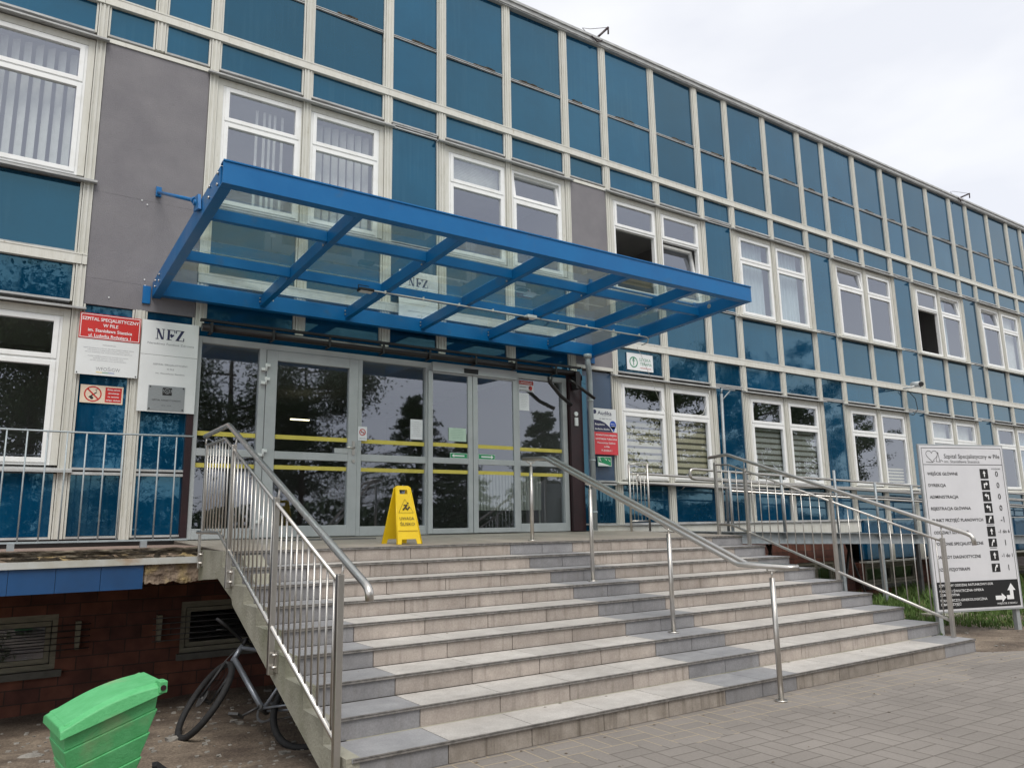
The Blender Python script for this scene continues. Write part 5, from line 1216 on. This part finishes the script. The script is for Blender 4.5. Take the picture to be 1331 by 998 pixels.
# ================================================================== YELLOW FLOOR SIGN
YS = thing('wet_floor_sign', 'yellow folding wet floor sign reading UWAGA SLISKO on the platform before the doors', 'sign', (1.72, -2.03, .012))
def leaf_sign(front):
    # local: x across, z up, y depth; front leaf leans back
    wb, wt_, h = .145, .085, .60
    yb, yt = (-.185, -.012) if front else (.185, .012)
    th = .008 if front else -.008
    outline = [(-wb, 0), (-wb+.05, 0), (-.075, .055), (.075, .055), (wb-.05, 0), (wb, 0), (wt_, h-.02), (wt_-.02, h), (-wt_+.02, h), (-wt_, h-.02)]
    # handle slot as separate quads around it: build as strips
    def Y(z): return yb+(yt-yb)*z/h
    mb = MB()
    def quad(P):
        b = len(mb.v); n2 = len(P)
        mb.v += [(x, Y(z), z) for x, z in P]+[(x, Y(z)+th, z) for x, z in P]
        mb.face([b+i for i in range(n2)]); mb.face([b+n2+i for i in range(n2)][::-1])
        for i in range(n2): mb.face([b+i, b+(i+1) % n2, b+n2+(i+1) % n2, b+n2+i])
    def W(z): return wb+(wt_-wb)*z/h
    quad([(-W(0), 0), (-W(0)+.055, 0), (-.080, .05), (-W(.05), .05)]); quad([(W(0)-.055, 0), (W(0), 0), (W(.05), .05), (.080, .05)])
    quad([(-W(.05), .05), (W(.05), .05), (W(.515), .515), (-W(.515), .515)])
    quad([(-W(.515), .515), (-.045, .515), (-.045, .56), (-W(.56), .56)]); quad([(.045, .515), (W(.515), .515), (W(.56), .56), (.045, .56)])
    quad([(-W(.56), .56), (W(.56), .56), (W(.585), .585), (wt_-.022, .602), (-wt_+.022, .602), (-W(.585), .585)])
    # raised rim
    for sg in (-1, 1):
        mb.tube([(sg*(W(.0)-.004), Y(0), 0.003), (sg*(W(.58)-.004), Y(.58), .58)], .007, 6)
    return mb, Y
for fr_ in (True, False):
    mb, Yf = leaf_sign(fr_); lf = obj('leaf', mb, YEL, YS, local=True)
    tb = MB(); yo = -.004 if fr_ else .004
    put_text(tb, 'UWAGA', 0, .262, w=.165, h=.032, bold=.004); put_text(tb, 'ŚLISKO', 0, .205, w=.165, h=.032, bold=.004)
    tb.tube([(-.085, 0, .32), (.085, 0, .32), (0, 0, .46)], .003, 4, closed=True)
    tb.tube([(-.035, 0, .35), (-.005, 0, .375), (.02, 0, .355), (.045, 0, .38)], .008, 5); tb.tube([(-.005, 0, .375), (.02, 0, .405)], .009, 5); tb.disc((.032, 0, .42), .009, 'y', 8, .001); tb.tube([(.015, 0, .40), (-.02, 0, .40)], .005, 5)
    tb.v = [((x if fr_ else -x), Yf(z)+(-.009 if fr_ else .009)+y*.3, z) for x, y, z in tb.v]
    obj('print', tb, mk('sign_print_dark'+str(fr_), (.06, .045, .02), rough=.6), lf, local=True, fixn=False)
    rb = MB(); rb.box(-.11, .11, -.002, .002, .135, .139); rb.v = [(x, Yf(z)+y+(-.007 if fr_ else .007), z) for x, y, z in rb.v]; obj('moulded_line', rb, mk('yellow_dark'+str(fr_), (.5, .33, .005), rough=.5), lf, local=True)

# ================================================================== GREEN BIN
GB = thing('grit_bin', 'green plastic grit bin with scuffed sloping lid on bare earth left of the stairs', 'bin', (-1.485, -4.95, gz(-1.3, -4.7)), R(6))
zo = -.762-GB.location.z
L_, Wd, Hr = .455, .42, .148
def rise(x): return zo+Hr*x/L_
mb = MB(); N1 = 14
# lid: curved top between the two skirts (profile along local x)
def top(x): 
    t_ = (x+.0)/L_; return rise(x)+.030*math.sin(math.pi*min(1, max(0, t_)))+.010
sec = []
for i in range(N1+1):
    x = -.01+(L_+.015)*i/N1; sec.append((x, top(x)))
b = len(mb.v)
for (x, z) in sec:
    zl = rise(x)-.030
    for y, zz_ in ((-.022, zl), (-.014, z-.004), (.035, z+.010), (Wd-.035, z+.010), (Wd+.014, z-.004), (Wd+.022, zl)): mb.v.append((x, y, zz_))
for i in range(N1):
    for j in range(5): mb.face([b+i*6+j, b+(i+1)*6+j, b+(i+1)*6+j+1, b+i*6+j+1], 0, j in (1, 2, 3) and False)
mb.face([b+j for j in range(6)]); mb.face([b+N1*6+j for j in range(6)][::-1]); mb.face([b, b+5, b+N1*6+5, b+N1*6])
mb.box(L_-.03, L_+.012, -.03, .05, rise(L_)-.03, rise(L_)+.03)
lid = obj('lid', mb, GREENB, GB, local=True, bev=.006)
mb = MB(); mb.tube([(L_-.01, -.036, rise(L_)-.003), (L_-.01, -.02, rise(L_)-.003)], .014, 12); obj('hinge_knob', mb, DARKR, lid, local=True)
mb = MB(); lv = [(0.0, .028, .010), (.085, .030, .018), (.19, .050, .042), (.30, .072, .062), (.42, .10, .09)]
for i in range(len(lv)-1):
    d0, a0, c0 = lv[i]; d1, a1, c1 = lv[i+1]
    def q(d, a, c, sl=1.0): return [(c, a, rise(c)-.02-d), (L_-a*1.2, a, rise(L_-a*1.2)-.02-d), (L_-a*1.2, Wd-a, rise(L_-a*1.2)-.02-d), (c, Wd-a, rise(c)-.02-d)]
    T4 = q(d0-(.045 if i == 0 else 0), a0-.016+.0, c0); B4 = q(d1, a1-.008, c1+.004)
    b = len(mb.v); mb.v += B4+T4
    for f in ((3, 2, 1, 0), (4, 5, 6, 7), (0, 1, 5, 4), (1, 2, 6, 5), (2, 3, 7, 6), (3, 0, 4, 7)): mb.face([b+k_ for k_ in f])
zz = rise(.1)-.02-.42
mb.hexa([(.10, .10, -.03), (L_-.13, .10, -.03), (L_-.13, Wd-.10, -.03), (.10, Wd-.10, -.03), (.095, .095, max(.03, zo-.40)), (L_-.125, .095, max(.03, zo-.30)), (L_-.125, Wd-.095, max(.03, zo-.3)), (.095, Wd-.095, max(.03, zo-.4))])
obj('body', mb, GREENB, GB, local=True, bev=.006)

# ================================================================== BICYCLE
lean, hd = R(33), math.atan2(.777, -.63)     # heading of the front
gB = gz(.2, -3.35)
BK = thing('bicycle', 'silver and black bicycle leaning under the left side of the stairs', 'bicycle', (.235, -3.32, gB))
BK.rotation_euler = (Matrix.Rotation(hd, 3, 'Z') @ Matrix.Rotation(lean, 3, 'X')).to_euler()
# local frame: x forward, z up, y left. leaning towards +s (right of heading = -y): rotate about x positive tips z to -y
RW, WB = .332, 1.02
hub_r, hub_f = Vector((0, 0, RW)), Vector((WB, 0, RW))
bbk = Vector((.42, 0, .275)); seat_t = Vector((.245, 0, .76)); head_t = Vector((.845, 0, .80)); head_b = Vector((.885, 0, .655))
def wheel(parent, hub, rot):
    def pl(v): return hub+rot @ v
    t = MB(); t.tube([pl(Vector((RW*.965*math.cos(2*math.pi*i/48), 0, RW*.965*math.sin(2*math.pi*i/48)))) for i in range(48)], .027, 12, closed=True)
    ty = obj('wheel', t, RUBBER, parent, local=True)
    t = MB(); t.tube([pl(Vector(((RW-.03)*math.cos(2*math.pi*i/48), 0, (RW-.03)*math.sin(2*math.pi*i/48)))) for i in range(48)], .010, 6, closed=True)
    obj('rim', t, BLACK, ty, local=True)
    t = MB()
    for i in range(24):
        a = 2*math.pi*i/24; sg = 1 if i % 2 else -1
        t.tube([pl(Vector((.02*math.cos(a+.9*sg), .025*sg, .02*math.sin(a+.9*sg)))), pl(Vector(((RW-.03)*math.cos(a), 0, (RW-.03)*math.sin(a))))], .0009, 4)
    obj('spokes', t, DARKST, ty, local=True)
    t = MB(); t.tube([pl(Vector((0, -.045, 0))), pl(Vector((0, .045, 0)))], .017, 10); t.tube([pl(Vector((0, .03, 0))), pl(Vector((0, .034, 0)))], .075, 20); obj('hub', t, DARKST, ty, local=True)
wheel(BK, hub_r, Matrix.Identity(3))
fr2 = MB()
for a, b_, r0 in ((seat_t, bbk, .016), (head_t+Vector((0, 0, -.02)), seat_t+Vector((.01, 0, -.03)), .016)): fr2.tube([a, b_], r0, 10)
for sg in (-1, 1): fr2.tube([bbk+Vector((0, sg*.03, 0)), hub_r+Vector((0, sg*.06, 0))], .010, 8); fr2.tube([seat_t+Vector((.01, sg*.012, -.06)), hub_r+Vector((0, sg*.06, 0))], .008, 8)
fr2.tube([head_t, head_b], .022, 12)
obj('frame', fr2, SILVER, BK, local=True)
t = MB(); t.tube([head_b+Vector((-.005, 0, .03)), bbk+Vector((.01, 0, .01))], .024, 12); obj('down_tube', t, SILVER, BK, local=True)
ax = (head_t-head_b).normalized(); steer = Matrix.Rotation(R(-32), 3, ax)
def sp(v): return head_b+steer @ (Vector(v)-head_b)
fk = MB(); cr_ = head_b-ax*.03
for sg in (-1, 1): fk.tube([sp(cr_+Vector((0, sg*.045, 0))), sp(hub_f+Vector((0, sg*.05, 0)))], [.014, .010], 8)
fk.tube([sp(cr_+Vector((0, -.05, 0))), sp(cr_+Vector((0, .05, 0)))], .015, 8)
obj('fork', fk, BLACK, BK, local=True)
wheel(BK, sp(hub_f), steer)
hb = MB(); st_t = head_t+ax*.06; stem_e = st_t+Vector((.09, 0, .01)); hb.tube([sp(head_t), sp(st_t), sp(stem_e)], .015, 8)
hb.tube([sp(stem_e+Vector((-.05, -.31, .015))), sp(stem_e+Vector((-.02, -.18, .02))), sp(stem_e), sp(stem_e+Vector((-.02, .18, .02))), sp(stem_e+Vector((-.05, .31, .015)))], .014, 8)
for sg in (-1, 1): hb.tube([sp(stem_e+Vector((.0, sg*.17, .01))), sp(stem_e+Vector((.03, sg*.24, -.03)))], .006, 6)
obj('handlebar', hb, BLACK, BK, local=True)
t = MB(); t.tube([seat_t, seat_t+Vector((-.03, 0, .10))], .014, 8); t.hexa([(.10, -.07, .87), (.33, -.02, .885), (.33, .02, .885), (.10, .07, .87), (.10, -.065, .91), (.33, -.015, .905), (.33, .015, .905), (.10, .065, .91)]); obj('saddle', t, BLACK, BK, local=True)
t = MB(); t.disc((bbk.x, -.05, bbk.z), .085, 'y', 28, .004, rin=.065); t.tube([bbk+Vector((0, -.06, 0)), bbk+Vector((0, .06, 0))], .022, 10)
ca = R(-35); e1 = bbk+Vector((math.cos(ca)*.17, .075, math.sin(ca)*.17)); e2 = bbk-Vector((math.cos(ca)*.17, .075, math.sin(ca)*.17))
for e, sg in ((e1, 1), (e2, -1)): t.tube([bbk+Vector((0, sg*.065, 0)), e], .010, 8); t.box(e.x-.045, e.x+.045, e.y+(0 if sg > 0 else -.09), e.y+(.09 if sg > 0 else 0), e.z-.010, e.z+.010)
obj('crankset', t, DARKST, BK, local=True)
t = MB()
for dz in (-.083, .083): t.tube([(bbk.x, -.052, bbk.z+dz), (0, -.035, RW+dz*.4)], .004, 5)
obj('chain', t, DARKST, BK, local=True)
t = MB(); t.tube([sp(hub_f+Vector((0, .03, .0))), sp(hub_f+Vector((-.0, .032, .0)))], .07, 18); t.tube([sp(hub_f+Vector((0, .045, .06))), sp(cr_+Vector((.03, .05, 0))), sp(st_t)], .004, 5); obj('brake', t, DARKST, BK, local=True)

# ================================================================== GROUND DETAIL
def blades(name, region, n, h, seedv, mat, dens=None):
    rnd = random.Random(seedv); mb = MB(); c = 0; tries = 0
    while c < n and tries < n*12:
        tries += 1; x = rnd.uniform(region[0], region[1]); y = rnd.uniform(region[2], region[3])
        if dens and not dens(x, y, rnd): continue
        z = gz(x, y); a = rnd.uniform(0, 6.283); hh = h*rnd.uniform(.4, 1.25); w = rnd.uniform(.004, .009)*(1+h*3); lx, ly = rnd.uniform(-.5, .5)*hh, rnd.uniform(-.5, .5)*hh
        b = len(mb.v); dx, dy = w*math.cos(a), w*math.sin(a)
        mb.v += [(x-dx, y-dy, z-.005), (x+dx, y+dy, z-.005), (x+lx*.4+dx*.7, y+ly*.4+dy*.7, z+hh*.6), (x+lx*.4-dx*.7, y+ly*.4-dy*.7, z+hh*.6), (x+lx, y+ly, z+hh)]
        mb.face([b, b+1, b+2, b+3]); mb.face([b+3, b+2, b+4]); c += 1
    return obj(name, mb, mat, fixn=False)
def dr(x, y, rnd):
    v = mnoise.noise(Vector((x*.9, y*.9, 1)))+.35*mnoise.noise(Vector((x*3, y*3, 1)))
    e = sstep(-4.9, -3.4, y); return v+rnd.uniform(-.25, .25) > .55-1.1*e
tag(blades('grass', (6.85, 24, -5.0, -.25), 42000, .085, 3, GRASSM, dr), kind='stuff')
tag(blades('weeds', (7.1, 20, -2.6, -.12), 5000, .21, 4, GRASSM, lambda x, y, r: mnoise.noise(Vector((x*1.3, y*1.3, 9))) > .0), kind='stuff')
tag(blades('grass', (-3.4, -1.2, -5.2, -2.2), 900, .05, 5, GRASSM, lambda x, y, r: mnoise.noise(Vector((x*2.2+4, y*2.2, 2))) > .22), kind='stuff')
# dry leaf scraps and grit blown over the paving and steps
rnd = random.Random(31); mb = MB()
for i in range(230):
    if i < 150: x, y = rnd.uniform(.3, 12), -5.27-abs(rnd.gauss(0, .55)); z = pz+.002
    else:
        x = rnd.uniform(0, 6.6); st_i = rnd.randint(1, 8); y = -Y0S-(st_i-1)*T-rnd.uniform(.0, .09)-.012; z = -st_i*RI+.001
    s_ = rnd.uniform(.004, .016); a = rnd.uniform(0, 6.28); c, d = math.cos(a)*s_, math.sin(a)*s_
    b = len(mb.v); mb.v += [(x-c, y-d, z), (x-d*.5, y+c*.5, z+s_*.3), (x+c, y+d, z+.001), (x+d*.5, y-c*.5, z+s_*.2)]; mb.face([b, b+1, b+2, b+3])
tag(obj('leaf_litter', mb, mk('dry_leaf', (.10, .07, .04), (.2, .15, .09), 30, .9), fixn=False), kind='stuff')
# small stones scattered on the earth
rnd = random.Random(9); mb = MB()
for i in range(520):
    if i < 420: x, y = rnd.uniform(-2.6, .9), rnd.uniform(-5.0, -.3)
    else: x, y = rnd.uniform(6.9, 12), rnd.uniform(-5.2, -3)
    s = rnd.uniform(.006, .02)*(2.2 if rnd.random() < .05 else 1); z = gz(x, y)
    mb.hexa([(x+s*rnd.uniform(.6, 1.2)*a, y+s*rnd.uniform(.6, 1.2)*b_, z+s*c*.6) for c in (-.2, 1) for a, b_ in ((-1, -1), (1, -1), (1, 1), (-1, 1))])
tag(obj('gravel', mb, STONE), kind='stuff')
rnd = random.Random(10)
def rock(x, y, s, label):
    mb = MB(); z = gz(x, y); seg = 10
    for j in range(5):
        for i in range(seg):
            a = 2*math.pi*i/seg; ph = math.pi*.5*j/4; rr_ = s*math.cos(ph)*(1+.25*mnoise.noise(Vector((math.cos(a)*2, math.sin(a)*2, j+x*7))))
            mb.v.append((x+rr_*math.cos(a)*1.3, y+rr_*math.sin(a), z-.01+s*.45*math.sin(ph)))
    for j in range(4):
        for i in range(seg): mb.face([j*seg+i, j*seg+(i+1) % seg, (j+1)*seg+(i+1) % seg, (j+1)*seg+i], 0, False)
    tag(obj('stone', mb, STONE, loc=(x, y, z)), label, 'stone')
rock(-1.45, -2.1, .075, 'pale flat stone at the foot of the brick wall, left of the bin')
rock(-.72, -4.55, .09, 'rough pale stone on the earth just right of the green bin')
mb = MB(); zg = gz(-.85, -4.35); mb.hexa([(-.95, -4.45, zg), (-.80, -4.5, zg), (-.74, -4.28, zg), (-.93, -4.25, zg), (-.98, -4.42, zg+.17), (-.96, -4.43, zg+.17), (-.92, -4.25, zg+.15), (-.95, -4.25, zg+.15)])
tag(obj('rubber_wedge', mb, RUBBER, loc=(-.87, -4.4, zg)), 'dark rubber wedge on the earth behind the green bin', 'wedge')
mb = MB(); zg = gz(9.9, -3.3); mb.box(9.6, 10.2, -3.5, -3.1, zg-.03, zg+.05); tag(obj('manhole_slab', mb, CONC, loc=(9.9, -3.3, zg)), 'low concrete slab lying in the grass behind the direction board', 'slab')

# ================================================================== TREES across the forecourt, seen mirrored in the glass
def tree_mesh(kind, seedv, h, wd, nleaf):
    rnd = random.Random(seedv); tr = MB(); cr__ = MB()
    tr.tube([(0, 0, -.1), (rnd.uniform(-.1, .1), .05, h*.35), (rnd.uniform(-.2, .2), 0, h*.7), (0, 0, h*.96)], [.028*h*.6, .022*h*.6, .012*h*.6, .004*h], 8)
    tips = []
    if kind == 'spruce':
        z = h*.10
        while z < h*.97:
            f_ = 1-(z/h); n_ = 7
            for i in range(n_):
                a = rnd.uniform(0, 6.283); l = wd*(f_**.85)*rnd.uniform(.65, 1.1)+.12
                e = Vector((math.cos(a)*l, math.sin(a)*l, z-.12*l+rnd.uniform(-.1, .2)))
                tr.tube([(0, 0, z), tuple(e)], [.02, .006], 4, cap=False); tips.append((Vector((0, 0, z)), e))
            z += h*.035
    else:
        for i in range(26 if kind == 'pine' else 34):
            z = h*rnd.uniform(.32 if kind == 'pine' else .22, .92); a = rnd.uniform(0, 6.283); l = wd*rnd.uniform(.5, 1.05)*math.sin(math.pi*min(.98, max(.1, (z/h-.12)/.95)))**.6
            e = Vector((math.cos(a)*l, math.sin(a)*l, z+l*.35)); mid = Vector((math.cos(a)*l*.5, math.sin(a)*l*.5, z+l*.08))
            tr.tube([(0, 0, z), tuple(mid), tuple(e)], [.05, .03, .008], 5, cap=False); tips.append((mid, e)); tips.append((Vector((0, 0, z)), mid)) if kind != 'pine' else None
    for i in range(nleaf):
        s0, e = rnd.choice(tips); t_ = rnd.random()**.6; c = s0.lerp(e, t_)
        sp_ = (.10 if kind == 'spruce' else .42); c = c+Vector((rnd.gauss(0, sp_), rnd.gauss(0, sp_), rnd.gauss(0, sp_*.6)-(.12*rnd.random() if kind == 'spruce' else 0)))
        s = rnd.uniform(.05, .13)*(.95 if kind == 'spruce' else .68 if h < 10 else 1.3); d = Vector((rnd.gauss(0, 1), rnd.gauss(0, 1), rnd.gauss(0, .8))).normalized(); u_ = d.orthogonal().normalized()
        b = len(cr__.v); cr__.v += [tuple(c-d*s), tuple(c+u_*s*.45), tuple(c+d*s), tuple(c-u_*s*.45)]; cr__.face([b, b+1, b+2, b+3])
    return tr, cr__
def tree(kind, seedv, x, y, h, wd, nleaf, label):
    T_ = thing('spruce_tree' if kind == 'spruce' else 'pine_tree' if kind == 'pine' else 'leafy_tree', label, 'tree', (x, y, -1.2), 0, 'trees across the forecourt')
    tr, cc = tree_mesh(kind, seedv, h, wd, nleaf); obj('trunk', tr, BARK, T_, local=True, fixn=False); obj('crown', cc, NEEDLE if kind != 'leafy' else LEAF, T_, local=True, fixn=False)
def tpos(px, D):
    az = YAW+math.atan((px-665.5)/989); return -1.8555+D*math.sin(az), -(-9.414+D*math.cos(az))
TR = [('spruce', 1, 540, 38, 8.2, 3.9, 15000, 'broad spruce mirrored in the glass beside the sliding doors'), ('spruce', 2, 600, 44, 7.0, 3.0, 9000, 'slim spruce mirrored in the left sliding door'),
      ('spruce', 3, 705, 40, 7.6, 3.8, 13000, 'broad spruce mirrored in the right-hand pane by the dark post'), ('pine', 4, 300, 27, 9.6, 3.4, 26000, 'tall pine mirrored in the leftmost entrance pane'),
      ('pine', 5, 390, 30, 8.4, 2.8, 22000, 'pine mirrored in the hinged entrance door'), ('leafy', 6, 30, 24, 8.4, 3.2, 26000, 'leafy tree mirrored in the ground floor window at the left edge'),
      ('pine', 7, 470, 60, 6.0, 3.0, 5000, 'low distant pine mirrored between the hinged door and the spruce'), ('pine', 8, 985, 70, 17, 6.5, 16000, 'tall pine mirrored in the blue panels right of the canopy'),
      ('leafy', 9, 1040, 78, 14.5, 8.0, 20000, 'leafy tree mirrored in the ground floor windows behind the ramp'), ('pine', 10, 1110, 95, 14, 5.0, 7000, 'distant pine mirrored in the blue panels near the security camera'),
      ('leafy', 11, 880, 60, 13.5, 8, 22000, 'leafy tree mirrored in the striped-blind windows'), ('leafy', 12, 180, 29, 7.4, 3.2, 8000, 'dark leafy tree mirrored in the blue panel beside the name boards')]
for kind, sd, px, D, h, wd, nl, lab in TR:
    x, y = tpos(px, D); tree(kind, sd, x, y, h, wd, nl, lab)
# low hedge line behind them
mb = MB(); rnd = random.Random(21)
for i in range(26000):
    x = rnd.uniform(-10, 75); y = -32-x*.12+rnd.gauss(0, 1.0); hh = 2.6+.9*mnoise.noise(Vector((x*.25, 0, 0)))+.4*mnoise.noise(Vector((x*1.2, 0, 0))); z = -1.2+hh*rnd.random()**.7
    s = rnd.uniform(.08, .2); d = Vector((rnd.gauss(0, 1), rnd.gauss(0, 1), rnd.gauss(0, 1))).normalized(); u_ = d.orthogonal().normalized(); c = Vector((x, y, z)); b = len(mb.v)
    mb.v += [tuple(c-d*s), tuple(c+u_*s*.6), tuple(c+d*s), tuple(c-u_*s*.6)]; mb.face([b, b+1, b+2, b+3])
tag(obj('shrubbery', mb, NEEDLE, fixn=False), kind='stuff')
